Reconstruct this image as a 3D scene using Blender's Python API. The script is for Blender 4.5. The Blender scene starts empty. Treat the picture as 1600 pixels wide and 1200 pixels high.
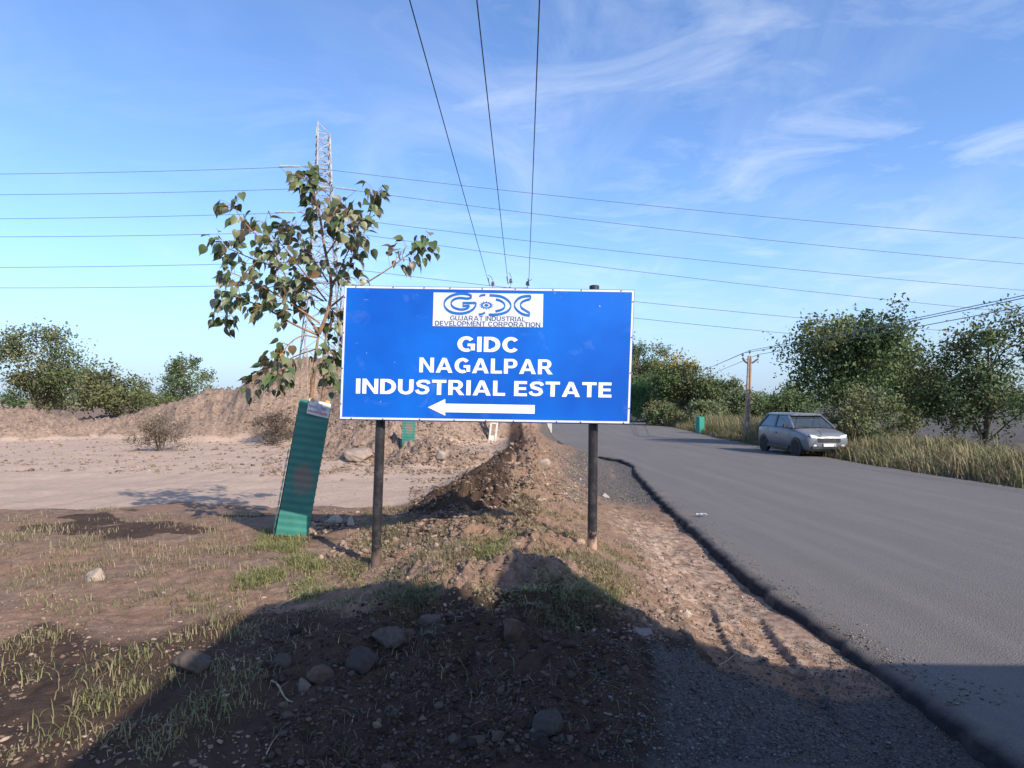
import bpy, bmesh, math, random
import numpy as np
from mathutils import Vector, Matrix
random.seed(7); RNG = np.random.default_rng(7)
scene = bpy.context.scene
COL = scene.collection
R = math.radians

# ------------------------------------------------------------------ camera, sky, sun, exposure
EYE = 1.6; FPX = 1000.0; HOR = 625.0
cam = bpy.data.objects.new('camera', bpy.data.cameras.new('camera')); COL.objects.link(cam)
cam.location = (0, 0, EYE); cam.rotation_euler = (R(90), 0, 0)
cam.data.sensor_width = 36; cam.data.lens = 36*FPX/1600; cam.data.shift_y = (HOR-600)/1600
cam.data.clip_start = .05; cam.data.clip_end = 9000
scene.camera = cam

SUN_EL = 33.0; SUN_AZ = math.degrees(math.atan2(.648, -.762))      # clockwise from +Y
world = bpy.data.worlds.new('World'); scene.world = world; world.use_nodes = True
nt = world.node_tree; nt.nodes.clear()
def N(t, ty, **kw):
    n = t.nodes.new(ty)
    for k, v in kw.items():
        if k in n.inputs.keys(): n.inputs[k].default_value = v
        else: setattr(n, k, v)
    return n
def math_node(t, op, a, b=None, clamp=False):
    n = t.nodes.new('ShaderNodeMath'); n.operation = op; n.use_clamp = clamp
    for i, v in enumerate((a, b)):
        if v is None: continue
        if isinstance(v, (int, float)): n.inputs[i].default_value = v
        else: t.links.new(v, n.inputs[i])
    return n.outputs[0]
def ramp(t, fac, stops):
    n = t.nodes.new('ShaderNodeValToRGB'); e = n.color_ramp.elements
    while len(e) < len(stops): e.new(.5)
    for el, (p, c) in zip(e, stops):
        el.position = p; el.color = (c[0], c[1], c[2], 1) if not isinstance(c, (int, float)) else (c, c, c, 1)
    t.links.new(fac, n.inputs[0]); return n.outputs[0]
def mixc(t, fac, a, b, mode='MIX'):
    n = t.nodes.new('ShaderNodeMix'); n.data_type = 'RGBA'; n.blend_type = mode
    for i, v in ((0, fac), (6, a), (7, b)):
        if isinstance(v, (int, float)): n.inputs[i].default_value = v
        elif isinstance(v, tuple): n.inputs[i].default_value = (*v[:3], 1)
        else: t.links.new(v, n.inputs[i])
    return n.outputs[2]
def noise(t, vec, scale, detail=4, rough=.55, dist=0.0):
    n = t.nodes.new('ShaderNodeTexNoise'); n.inputs['Scale'].default_value = scale; n.inputs['Detail'].default_value = detail
    n.inputs['Roughness'].default_value = rough; n.inputs['Distortion'].default_value = dist
    if vec is not None: t.links.new(vec, n.inputs['Vector'])
    return n.outputs[0]
sky = N(nt, 'ShaderNodeTexSky', sky_type='NISHITA', sun_disc=False, sun_elevation=R(SUN_EL), sun_rotation=R(SUN_AZ),
        altitude=0, air_density=1.0, dust_density=.8, ozone_density=2.5)
tc = N(nt, 'ShaderNodeTexCoord')
sep = N(nt, 'ShaderNodeSeparateXYZ'); nt.links.new(tc.outputs['Generated'], sep.inputs[0])
zc = math_node(nt, 'MAXIMUM', sep.outputs[2], 0.0)
zd = math_node(nt, 'ADD', zc, .12)
cx = math_node(nt, 'DIVIDE', sep.outputs[0], zd); cy = math_node(nt, 'DIVIDE', sep.outputs[1], zd)
cmb = N(nt, 'ShaderNodeCombineXYZ'); nt.links.new(cx, cmb.inputs[0]); nt.links.new(cy, cmb.inputs[1])
mp = N(nt, 'ShaderNodeMapping'); nt.links.new(cmb.outputs[0], mp.inputs[0])
mp.inputs['Rotation'].default_value = (0, 0, R(-38)); mp.inputs['Scale'].default_value = (1.9, 1.0, 1); mp.inputs['Location'].default_value = (1.9, .35, 0)
wisp = noise(nt, mp.outputs[0], .8, 8, .6, 1.1)
patch = noise(nt, cmb.outputs[0], .9, 3, .5, .4)
w1 = ramp(nt, wisp, [(.44, 0.0), (.58, .36), (.76, 1.0)])
p1 = ramp(nt, patch, [(.38, 0.0), (.60, 1.0)])
side = ramp(nt, math_node(nt, 'ADD', math_node(nt, 'MULTIPLY', sep.outputs[0], .9), .5), [(.12, .25), (.5, 1.0)])
mp2 = N(nt, 'ShaderNodeMapping'); nt.links.new(cmb.outputs[0], mp2.inputs[0]); mp2.inputs['Rotation'].default_value = (0, 0, R(20)); mp2.inputs['Scale'].default_value = (1.0, 1.7, 1); mp2.inputs['Location'].default_value = (4.2, 1.1, 0)
puff = ramp(nt, noise(nt, mp2.outputs[0], 1.5, 7, .62, .9), [(.48, 0.0), (.66, .42), (.84, .85)])
cl = math_node(nt, 'MULTIPLY', math_node(nt, 'MULTIPLY', w1, p1), side)
cl = math_node(nt, 'MAXIMUM', cl, math_node(nt, 'MULTIPLY', puff, side))
fade = ramp(nt, sep.outputs[2], [(.02, 0.0), (.16, 1.0)])
cl = math_node(nt, 'MULTIPLY', math_node(nt, 'MULTIPLY', cl, fade), .56)
tint = mixc(nt, 1.0, sky.outputs[0], (0.91, 1.08, 1.34), 'MULTIPLY')
skyc = mixc(nt, cl, tint, (5.6, 6.0, 6.6))
skyc = mixc(nt, ramp(nt, sep.outputs[2], [(0.0, .80), (.05, .62), (.20, 0.0)]), skyc, (2.55, 3.35, 4.6))
bg = N(nt, 'ShaderNodeBackground'); nt.links.new(skyc, bg.inputs[0]); bg.inputs[1].default_value = .15
wo = N(nt, 'ShaderNodeOutputWorld'); nt.links.new(bg.outputs[0], wo.inputs[0])

sl = bpy.data.lights.new('sun', 'SUN'); sl.energy = 4.9; sl.angle = R(.55); sl.color = (1, .90, .76)
sun = bpy.data.objects.new('sun', sl); COL.objects.link(sun)
to_sun = Vector((math.cos(R(SUN_EL))*.648, -math.cos(R(SUN_EL))*.762, math.sin(R(SUN_EL))))
sun.rotation_euler = to_sun.to_track_quat('Z', 'Y').to_euler()
vs = scene.view_settings; vs.view_transform = 'Standard'; vs.look = 'None'; vs.gamma = 1; vs.use_curve_mapping = False; vs.exposure = 0.35

# ------------------------------------------------------------------ helpers
def P(px, py, D):                                      # a point of the place seen at that pixel, D metres ahead
    return Vector(((px-800)/FPX*D, D, EYE-(py-HOR)/FPX*D))
def tag(o, label=None, cat=None, group=None, kind=None):
    if label: o['label'] = label
    if cat: o['category'] = cat
    if group: o['group'] = group
    if kind: o['kind'] = kind
    return o
def empty(name, loc, rot=(0, 0, 0)):
    o = bpy.data.objects.new(name, None); COL.objects.link(o); o.location = loc; o.rotation_euler = rot
    o.empty_display_size = .2; return o
def link(name, me, mat, parent=None):
    o = bpy.data.objects.new(name, me); COL.objects.link(o)
    if mat is not None and not me.materials: me.materials.append(mat)
    if parent is not None: o.parent = parent
    return o
def mesh_np(name, V, F, mat, parent=None, col=None, smooth=False, attrs=None):
    V = np.asarray(V, np.float32); F = np.asarray(F, np.int32); k = F.shape[1]
    me = bpy.data.meshes.new(name); me.vertices.add(len(V)); me.vertices.foreach_set('co', V.ravel())
    me.loops.add(F.size); me.loops.foreach_set('vertex_index', F.ravel())
    me.polygons.add(len(F)); me.polygons.foreach_set('loop_start', np.arange(0, F.size, k, dtype=np.int32))
    me.polygons.foreach_set('loop_total', np.full(len(F), k, np.int32))
    if smooth: me.polygons.foreach_set('use_smooth', np.ones(len(F), bool))
    if col is not None:
        a = me.color_attributes.new('Col', 'FLOAT_COLOR', 'POINT')
        c = np.ones((len(V), 4), np.float32); c[:, :3] = col; a.data.foreach_set('color', c.ravel())
    for nme, arr in (attrs or {}).items():
        a = me.attributes.new(nme, 'FLOAT', 'POINT'); a.data.foreach_set('value', np.asarray(arr, np.float32))
    me.update(calc_edges=True); me.validate()
    return link(name, me, mat, parent)
class MB:                                              # collects shapes, links them as ONE mesh object
    def __init__(s): s.v = []; s.f = []
    def add(s, vs, fs):
        b = len(s.v); s.v += [tuple(v) for v in vs]; s.f += [tuple(i+b for i in f) for f in fs]; return s
    def box(s, c, size, M=None):
        c = Vector(c); h = Vector(size)/2
        vs = [Vector((x*h.x, y*h.y, z*h.z)) for x in (-1, 1) for y in (-1, 1) for z in (-1, 1)]
        vs = [(c+(M @ v if M is not None else v)) for v in vs]
        return s.add(vs, [(0,1,3,2),(4,6,7,5),(0,4,5,1),(2,3,7,6),(0,2,6,4),(1,5,7,3)])
    def bar(s, a, b, w, h=None, up=(0, 0, 1)):         # rectangular bar from a to b
        a = Vector(a); b = Vector(b); h = h or w; d = (b-a).normalized(); u = Vector(up)
        if abs(d.dot(u)) > .98: u = Vector((0, 1, 0))
        x = d.cross(u).normalized(); y = x.cross(d)
        q = [x*(i*w/2)+y*(j*h/2) for i, j in ((-1,-1),(1,-1),(1,1),(-1,1))]
        return s.add([a+k for k in q]+[b+k for k in q], [(3,2,1,0),(4,5,6,7),(0,1,5,4),(1,2,6,5),(2,3,7,6),(3,0,4,7)])
    def tube(s, pts, rad, n=8, cap=True):
        pts = [Vector(p) for p in pts]
        if isinstance(rad, (int, float)): rad = [rad]*len(pts)
        t0 = (pts[1]-pts[0]).normalized(); u = t0.orthogonal().normalized(); vs = []; fs = []
        for i, p in enumerate(pts):
            t = (pts[min(i+1, len(pts)-1)]-pts[max(i-1, 0)]).normalized()
            u = (u-t*u.dot(t)).normalized(); w = t.cross(u)
            for k in range(n):
                a = 2*math.pi*k/n; vs.append(p+(u*math.cos(a)+w*math.sin(a))*rad[i])
        for i in range(len(pts)-1):
            for k in range(n):
                fs.append((i*n+k, i*n+(k+1) % n, (i+1)*n+(k+1) % n, (i+1)*n+k))
        if cap: fs += [tuple(range(n))[::-1], tuple(range((len(pts)-1)*n, len(pts)*n))]
        return s.add(vs, fs)
    def lathe(s, prof, c=(0, 0, 0), n=16, axis='z', M=None):   # prof: (radius, height)
        vs = []; fs = []; c = Vector(c)
        for r_, z in prof:
            for k in range(n):
                a = 2*math.pi*k/n; v = Vector((r_*math.cos(a), r_*math.sin(a), z))
                if axis == 'x': v = Vector((v.z, v.x, v.y))
                if axis == 'y': v = Vector((v.y, v.z, v.x))
                vs.append(c+(M @ v if M is not None else v))
        for i in range(len(prof)-1):
            for k in range(n): fs.append((i*n+k, i*n+(k+1) % n, (i+1)*n+(k+1) % n, (i+1)*n+k))
        fs += [tuple(range(n))[::-1], tuple(range((len(prof)-1)*n, len(prof)*n))]
        return s.add(vs, fs)
    def prism(s, poly, lo, hi, axis='z'):              # closed outline pushed from lo to hi
        n = len(poly)
        def p3(a, b, c): return {'z': (a, b, c), 'y': (a, c, b), 'x': (c, a, b)}[axis]
        return s.add([p3(a, b, lo) for a, b in poly]+[p3(a, b, hi) for a, b in poly],
                     [tuple(range(n))[::-1], tuple(range(n, 2*n))]+[(i, (i+1) % n, n+(i+1) % n, n+i) for i in range(n)])
    def build(s, name, mat, parent=None, smooth=False, bevel=0, label=None):
        me = bpy.data.meshes.new(name); me.from_pydata([tuple(v) for v in s.v], [], s.f)
        bm = bmesh.new(); bm.from_mesh(me); bmesh.ops.recalc_face_normals(bm, faces=bm.faces)
        if bevel: bmesh.ops.bevel(bm, geom=bm.edges[:], offset=bevel, segments=2, affect='EDGES', clamp_overlap=True)
        if smooth:
            for f in bm.faces: f.smooth = True
            for e in bm.edges:
                if len(e.link_faces) == 2 and e.calc_face_angle(0) > .7: e.smooth = False
        bm.to_mesh(me); bm.free(); o = link(name, me, mat, parent)
        if label: o['label'] = label
        return o

# ------------------------------------------------------------------ materials
def base_mat(name, rough=.8, spec=.3):
    m = bpy.data.materials.new(name); m.use_nodes = True; t = m.node_tree
    b = t.nodes['Principled BSDF']; b.inputs['Roughness'].default_value = rough; b.inputs['Specular IOR Level'].default_value = spec
    return m, t, b
def paint(name, c, c2=None, scale=6, rough=.5, spec=.4, bump=.0, metal=0, detail=6, lo=.4, hi=.65):
    """a colour broken by noise towards c2 (wear, dust), object coordinates"""
    m, t, b = base_mat(name, rough, spec); b.inputs['Metallic'].default_value = metal
    tcn = t.nodes.new('ShaderNodeTexCoord'); n = noise(t, tcn.outputs['Object'], scale, detail, .6)
    c2 = c2 or tuple(x*.75 for x in c)
    f = ramp(t, n, [(lo, 0.0), (hi, 1.0)])
    t.links.new(mixc(t, f, c, c2), b.inputs['Base Color'])
    r2 = math_node(t, 'ADD', math_node(t, 'MULTIPLY', f, .2), rough-.1, True); t.links.new(r2, b.inputs['Roughness'])
    if bump:
        bp = t.nodes.new('ShaderNodeBump'); bp.inputs['Strength'].default_value = bump; bp.inputs['Distance'].default_value = .01
        t.links.new(noise(t, tcn.outputs['Object'], scale*6, 4), bp.inputs['Height']); t.links.new(bp.outputs[0], b.inputs['Normal'])
    return m
def attr_mat(name, rough=.6, spec=.3, trans=0.0, bump=0):
    """colour of each leaf, blade or clod is carried by the mesh"""
    m, t, b = base_mat(name, rough, spec)
    a = t.nodes.new('ShaderNodeAttribute'); a.attribute_name = 'Col'; t.links.new(a.outputs['Color'], b.inputs['Base Color'])
    if bump:
        tcn = t.nodes.new('ShaderNodeTexCoord'); bp = t.nodes.new('ShaderNodeBump'); bp.inputs['Strength'].default_value = bump; bp.inputs['Distance'].default_value = .01
        t.links.new(noise(t, tcn.outputs['Object'], 60, 4), bp.inputs['Height']); t.links.new(bp.outputs[0], b.inputs['Normal'])
    if trans:
        tr = t.nodes.new('ShaderNodeBsdfTranslucent'); mx = t.nodes.new('ShaderNodeMixShader'); mx.inputs[0].default_value = trans
        t.links.new(a.outputs['Color'], tr.inputs[0]); t.links.new(b.outputs[0], mx.inputs[1]); t.links.new(tr.outputs[0], mx.inputs[2])
        t.links.new(mx.outputs[0], t.nodes['Material Output'].inputs[0])
    return m
def soil_mat():
    m, t, b = base_mat('soil', .95, .12)
    tcn = t.nodes.new('ShaderNodeTexCoord'); v = tcn.outputs['Object']
    def at(n_): a = t.nodes.new('ShaderNodeAttribute'); a.attribute_name = n_; return a.outputs['Fac']
    n1 = noise(t, v, .9, 6, .6); n2 = noise(t, v, 9, 6, .65); n3 = noise(t, v, 70, 5, .7)
    brown = mixc(t, ramp(t, n2, [(.35, 0.0), (.68, 1.0)]), (.145, .094, .067), (.285, .197, .146))
    brown = mixc(t, ramp(t, n1, [(.4, 0.0), (.65, .7)]), brown, (.265, .155, .10))
    tan = mixc(t, ramp(t, n2, [(.3, 0.0), (.7, 1.0)]), (.40, .29, .22), (.50, .37, .285))
    tan = mixc(t, ramp(t, n1, [(.42, 0.0), (.7, .6)]), tan, (.37, .27, .21))
    heap = mixc(t, ramp(t, n2, [(.35, 0.0), (.62, 1.0)]), (.17, .115, .085), (.32, .232, .178))
    grav = mixc(t, ramp(t, n3, [(.35, 0.0), (.62, 1.0)]), (.060, .054, .051), (.130, .116, .108))
    dark = mixc(t, ramp(t, n2, [(.35, 0.0), (.65, 1.0)]), (.036, .024, .019), (.080, .052, .039))  # dark soil, also carrying painted shade of the near mound and ridge flank
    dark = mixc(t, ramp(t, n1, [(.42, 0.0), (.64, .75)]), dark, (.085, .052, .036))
    def edge(a): return ramp(t, math_node(t, 'ADD', a, math_node(t, 'MULTIPLY', math_node(t, 'SUBTRACT', n2, .5), .7)), [(.38, 0.0), (.62, 1.0)])
    c = mixc(t, edge(at('tan')), brown, tan); c = mixc(t, edge(at('heap')), c, heap)
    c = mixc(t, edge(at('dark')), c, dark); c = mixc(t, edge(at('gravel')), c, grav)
    c = mixc(t, ramp(t, n3, [(.30, .38), (.5, 0.0)]), c, (.06, .045, .037))
    t.links.new(c, b.inputs['Base Color'])
    bp = t.nodes.new('ShaderNodeBump'); bp.inputs['Strength'].default_value = .9; bp.inputs['Distance'].default_value = .012
    t.links.new(math_node(t, 'ADD', n3, math_node(t, 'MULTIPLY', n2, 1.5)), bp.inputs['Height']); t.links.new(bp.outputs[0], b.inputs['Normal'])
    return m
def road_mat():
    m, t, b = base_mat('asphalt', .9, .2)
    tcn = t.nodes.new('ShaderNodeTexCoord'); v = tcn.outputs['Object']
    mpn = t.nodes.new('ShaderNodeMapping'); mpn.inputs['Scale'].default_value = (1, .06, 1); t.links.new(v, mpn.inputs[0])
    fine = noise(t, v, 90, 4, .7); mid = noise(t, v, 2.2, 5, .6); streak = noise(t, mpn.outputs[0], 2.4, 4, .6)
    vor = t.nodes.new('ShaderNodeTexVoronoi'); vor.inputs['Scale'].default_value = 85; t.links.new(v, vor.inputs[0])
    c = mixc(t, ramp(t, fine, [(.3, 0.0), (.7, 1.0)]), (.105, .094, .088), (.185, .168, .158))
    c = mixc(t, ramp(t, mid, [(.4, 0.0), (.7, .5)]), c, (.135, .122, .115))
    c = mixc(t, ramp(t, streak, [(.44, 0.0), (.70, .38)]), c, (.20, .18, .168))
    a = t.nodes.new('ShaderNodeAttribute'); a.attribute_name = 'rim'
    c = mixc(t, a.outputs['Fac'], c, (.03, .028, .03))  # dark broken edge, with the shade of its drop put into the colour
    a2 = t.nodes.new('ShaderNodeAttribute'); a2.attribute_name = 'dust'
    du = ramp(t, math_node(t, 'ADD', a2.outputs['Fac'], math_node(t, 'MULTIPLY', math_node(t, 'SUBTRACT', mid, .5), 1.3)), [(.45, 0.0), (.95, .75)])
    c = mixc(t, du, c, (.27, .21, .165))
    t.links.new(c, b.inputs['Base Color'])
    bp = t.nodes.new('ShaderNodeBump'); bp.inputs['Strength'].default_value = .8; bp.inputs['Distance'].default_value = .006
    t.links.new(math_node(t, 'ADD', vor.outputs[0], fine), bp.inputs['Height']); t.links.new(bp.outputs[0], b.inputs['Normal'])
    return m
MAT = dict(
    soil=soil_mat(), road=road_mat(),
    clod=attr_mat('clod', .95, .1, 0, .8), rock=attr_mat('rock', .9, .2, 0, .6), grass=attr_mat('grass_blade', .65, .25, .25),
    leaf=attr_mat('leaf', .42, .5, .18), farleaf=attr_mat('bush_leaf', .65, .25, .2),
    bark=paint('bark', (.36, .22, .13), (.16, .10, .07), 14, .85, .2, .5), twig=paint('dry_twig', (.42, .33, .23), (.25, .19, .13), 20, .9, .2),
    darkbark=paint('dark_bark', (.10, .075, .055), (.17, .13, .10), 10, .9, .2, .4),
    white=paint('white_paint', (.70, .70, .71), (.60, .60, .60), 9, .45, .4), frame=paint('frame_steel', (.035, .05, .08), (.10, .09, .09), 12, .6, .4),
    black=paint('black_pole_paint', (.022, .020, .020), (.085, .075, .07), 13, .38, .5, .1, lo=.5, hi=.72),
    concrete=paint('concrete', (.66, .61, .54), (.50, .45, .40), 7, .9, .2, .4), pink=paint('weathered_pole', (.42, .31, .24), (.27, .19, .15), 6, .9, .2, .3),
    steel=paint('galvanised_steel', (.24, .24, .27), (.18, .18, .21), 2, .5, .5, metal=.0), dsteel=paint('dark_steel', (.09, .09, .10), (.18, .13, .10), 9, .6, .4),
    porcelain=paint('brown_porcelain', (.10, .08, .09), (.2, .17, .17), 10, .25, .5), wire=paint('wire', (.045, .05, .06), (.03, .035, .04), 3, .5, .4),
    fwire=paint('line_conductor', (.16, .18, .22), (.12, .14, .18), 3, .5, .4), glass=paint('insulator_glass', (.42, .45, .50), (.32, .34, .4), 3, .25, .5),
    rubber=paint('rubber', (.02, .02, .02), (.04, .037, .034), 12, .8, .3), chrome=paint('rim_metal', (.45, .45, .46), (.3, .3, .3), 9, .35, .5, metal=.8),
    carwhite=paint('car_white', (.15, .16, .18), (.13, .135, .15), 2, .28, .5), carglass=paint('car_glass', (.03, .04, .05), (.04, .05, .06), 2, .08, .8),
    plastic=paint('black_plastic', (.025, .025, .027), (.04, .04, .04), 8, .5, .4), lamp=paint('lamp_lens', (.7, .7, .72), (.6, .6, .62), 8, .1, .6),
    truckpaint=paint('truck_orange', (.50, .16, .04), (.4, .13, .04), 4, .4, .5), wood=paint('truck_wood', (.22, .10, .05), (.13, .07, .04), 9, .8, .3),
    tarp=paint('tarpaulin', (.05, .10, .19), (.09, .12, .16), 3, .7, .3), brick=paint('brick', (.50, .22, .12), (.4, .25, .17), 12, .9, .2, .5),
    litter=paint('litter_plastic', (.75, .75, .74), (.5, .5, .5), 20, .5, .4), greenfar=paint('faded_green_sheet', (.02, .26, .19), (.03, .2, .16), 5, .5, .4),
    yellow=paint('yellow_tape', (.55, .38, .12), (.4, .28, .12), 20, .6, .3))

# ------------------------------------------------------------------ lie of the land
def _h(ix, iy, s):
    h = (ix.astype(np.int64)*374761393 + iy.astype(np.int64)*668265263 + s*974634777) & 0xffffffff
    h = ((h ^ (h >> 13))*1274126177) & 0xffffffff
    return (h ^ (h >> 16)) & 0xffffffff
def perlin(x, y, s=0):
    x = np.asarray(x, float); y = np.asarray(y, float)
    ix = np.floor(x); iy = np.floor(y); fx = x-ix; fy = y-iy
    u = fx*fx*fx*(fx*(fx*6-15)+10); v = fy*fy*fy*(fy*(fy*6-15)+10)
    def g(a, b):
        an = _h(ix+a, iy+b, s)/4294967296.0*2*np.pi
        return np.cos(an)*(fx-a)+np.sin(an)*(fy-b)
    n0 = g(0,0)+(g(1,0)-g(0,0))*u; n1 = g(0,1)+(g(1,1)-g(0,1))*u
    return (n0+(n1-n0)*v)*1.5
def fbm(x, y, o=4, s=0, gain=.5):
    r = 0; a = 1; f = 1
    for i in range(o):
        r = r+a*perlin(x*f+i*17.3, y*f-i*9.1, s+i); a *= gain; f *= 2.03
    return r
def S(a, b, x):
    t = np.clip((np.asarray(x, float)-a)/(b-a), 0, 1); return t*t*(3-2*t)
def zr(y): return -.02*np.clip(y, 0, 40)
LY = [-30,0,5.9,6.9,8.5,10.2,13.7,17,19.5,22.0,24,27,34,43,56,66,80,100,130,200]
LX = [2.5,2.35,2.32,2.36,2.5,2.62,2.95,3.3,3.7,3.75,3.1,2.75,2.6,2.5,2.5,3.8,7.0,13,24,52]
RY = [-30,0,20,31,36,44,56,66,75,90,110,130,200]
RX = [10.2,10.2,11,12,12.6,13.2,14.2,14.8,16,19.5,26,34,62]
def roadL(y): return np.interp(y, LY, LX)
def roadR(y): return np.interp(y, RY, RX)
HEAPS = [(-10.5,27.5,4.8,2.2),(-7.3,26.5,4.6,2.35),(-3.6,25.5,4.4,2.3),(-1.3,29,4,1.7),(-3.6,18.6,2.6,.5),
         (-15.0,29,4.2,1.5),(-20.5,26.5,3.8,1.2),(-26,30,4.6,1.6),(-1.9,16.5,1.6,.38),(-5.5,21.5,2.2,.5),(-33,31,5,1.3),(-13,40,6,1.8),(-24,44,7,1.5)]
def masks(x, y):
    """returns height without fine noise, and soil masks"""
    x = np.asarray(x, float); y = np.asarray(y, float)
    L = roadL(y); R = roadR(y); r0 = zr(y)-.10
    zl = np.interp(y, [-5,0,2.5,4,6.5,8.5,13,25,60,120], [.0,.03,.08,.16,.20,.10,-.05,.05,-.4,-.8])
    t = S(.25, 1.9, L-x)
    z = r0+(zl-r0)*t
    m1 = np.exp(-((x+.08)/1.05)**2)*S(2.3, 3.9, y)*(1-S(5.6, 8.2, y))
    z = z+.24*m1
    z = z-.13*np.exp(-((x+1.2)/.55)**2-((y-5.25)/.75)**2)
    rx = np.interp(y, [6,7,9.6,15,25,32], [-.75,-.45,.0,.42,.45,.5])
    d = x-rx
    prof = np.where(d < 0, 1-S(0, 1.1+.7*S(7, 9.5, y)*(1-S(13, 18, y)), -d), 1-S(.1, 1.4, d))
    m2 = prof*S(6.2, 8.2, y)*(1-S(27, 34, y))
    z = z+(.44+.11*S(8, 12, y)-.19*S(15, 21, y))*m2
    mh = np.zeros_like(z)
    for (cx, cy, rr, hh) in HEAPS:
        q = np.sqrt((x-cx)**2+((y-cy)*1.1)**2)/rr
        w = np.clip(1-q, 0, 1); pk = hh*(w*1.15-.15*w**3)*S(0, .25, w)
        z = np.maximum(z, z*.25+pk) if False else z+pk*1.0
        mh = np.maximum(mh, S(0, .3, w))
    # right verge
    v = S(.1, 1.8, x-R); z = z+v*(.28+.15*fbm(x*.3, y*.3, 2, 5))
    far = S(120, 400, np.hypot(x, y)); z = z*(1-far)-.9*far
    return z, m1, m2, mh, t, v
def height(x, y):
    z, m1, m2, mh, t, v = masks(x, y)
    x = np.asarray(x, float); y = np.asarray(y, float)
    onroad = S(-.15, .25, x-roadL(y))*S(-.15, .25, roadR(y)-x)
    near = np.exp(-np.hypot(x, y)/60)
    n = .035*fbm(x*.7, y*.7, 3, 11)
    rough = np.clip(.3+1.15*m1+2.3*m2+1.5*mh-.0, 0, 2.3)*(.35+.65*t)
    track = S(.15, .55, -fbm(x*.25+3, y*.25, 2, 40)+.3)            # flat driven dirt
    flat = (1-np.clip(m1+m2+mh, 0, 1))*S(8.2, 9.5, y)*t
    rough = rough*(1-.85*flat)
    c = fbm(x*2.3, y*2.3, 3, 21); c2 = 1-2*np.abs(perlin(x*6.1, y*6.1, 31)); c3 = perlin(x*15, y*15, 41); c4 = perlin(x*33, y*33, 51); c5 = np.maximum(0, fbm(x*4.3, y*4.3, 3, 57))
    sh = S(.0, .5, roadL(y)-x)*(1-S(1.2, 1.9, roadL(y)-x))*S(3, 4, y)*(1-S(9, 14, y))
    rough = np.maximum(rough, .55*sh)
    n = n+rough*(.055*c+.024*c2+.018*c3+.009*c4+.05*c5*np.clip(m1*.3+m2+mh*1.9, 0, 1.9))+mh*(.035*(1-2*np.abs(perlin(x*2.9, y*2.9, 63)))+.022*perlin(x*7.7, y*7.7, 64))
    n = n+m1*(1-S(4.2, 5.2, y))*(.05*fbm(x*1.7, y*1.7, 3, 66)+.012*perlin(x*9, y*9, 67))+mh*.16*fbm(x*1.1, y*1.1, 3, 61)
    n = n+(1-flat)*(1-onroad)*.004*perlin(x*26, y*26, 71)
    # tyre tracks on the soft shoulder
    for (x0, y0, x1, y1, wd) in ((1.18,3.5,1.62,5.6,.12),(1.66,3.4,1.98,5.4,.10)):
        dx, dy = x1-x0, y1-y0; Ln = np.hypot(dx, dy); dx /= Ln; dy /= Ln
        s = (x-x0)*dx+(y-y0)*dy; e = (x-x0)*dy-(y-y0)*dx+.04*np.sin(s*1.3)
        k = (1-S(wd*.8, wd*1.15, np.abs(e)))*S(-.1, .2, s)*(1-S(Ln-.5, Ln, s))
        lug = .5+.5*np.tanh(4*np.sin(2*np.pi*(s/.085+np.abs(e)*5)))
        n = n*(1-.6*k)-k*(.028-.022*lug)+.022*np.exp(-((np.abs(e)-wd*1.3)/.04)**2)*S(-.1, .2, s)*(1-S(Ln-.5, Ln, s))
    return z+n*(1-onroad)

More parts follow.
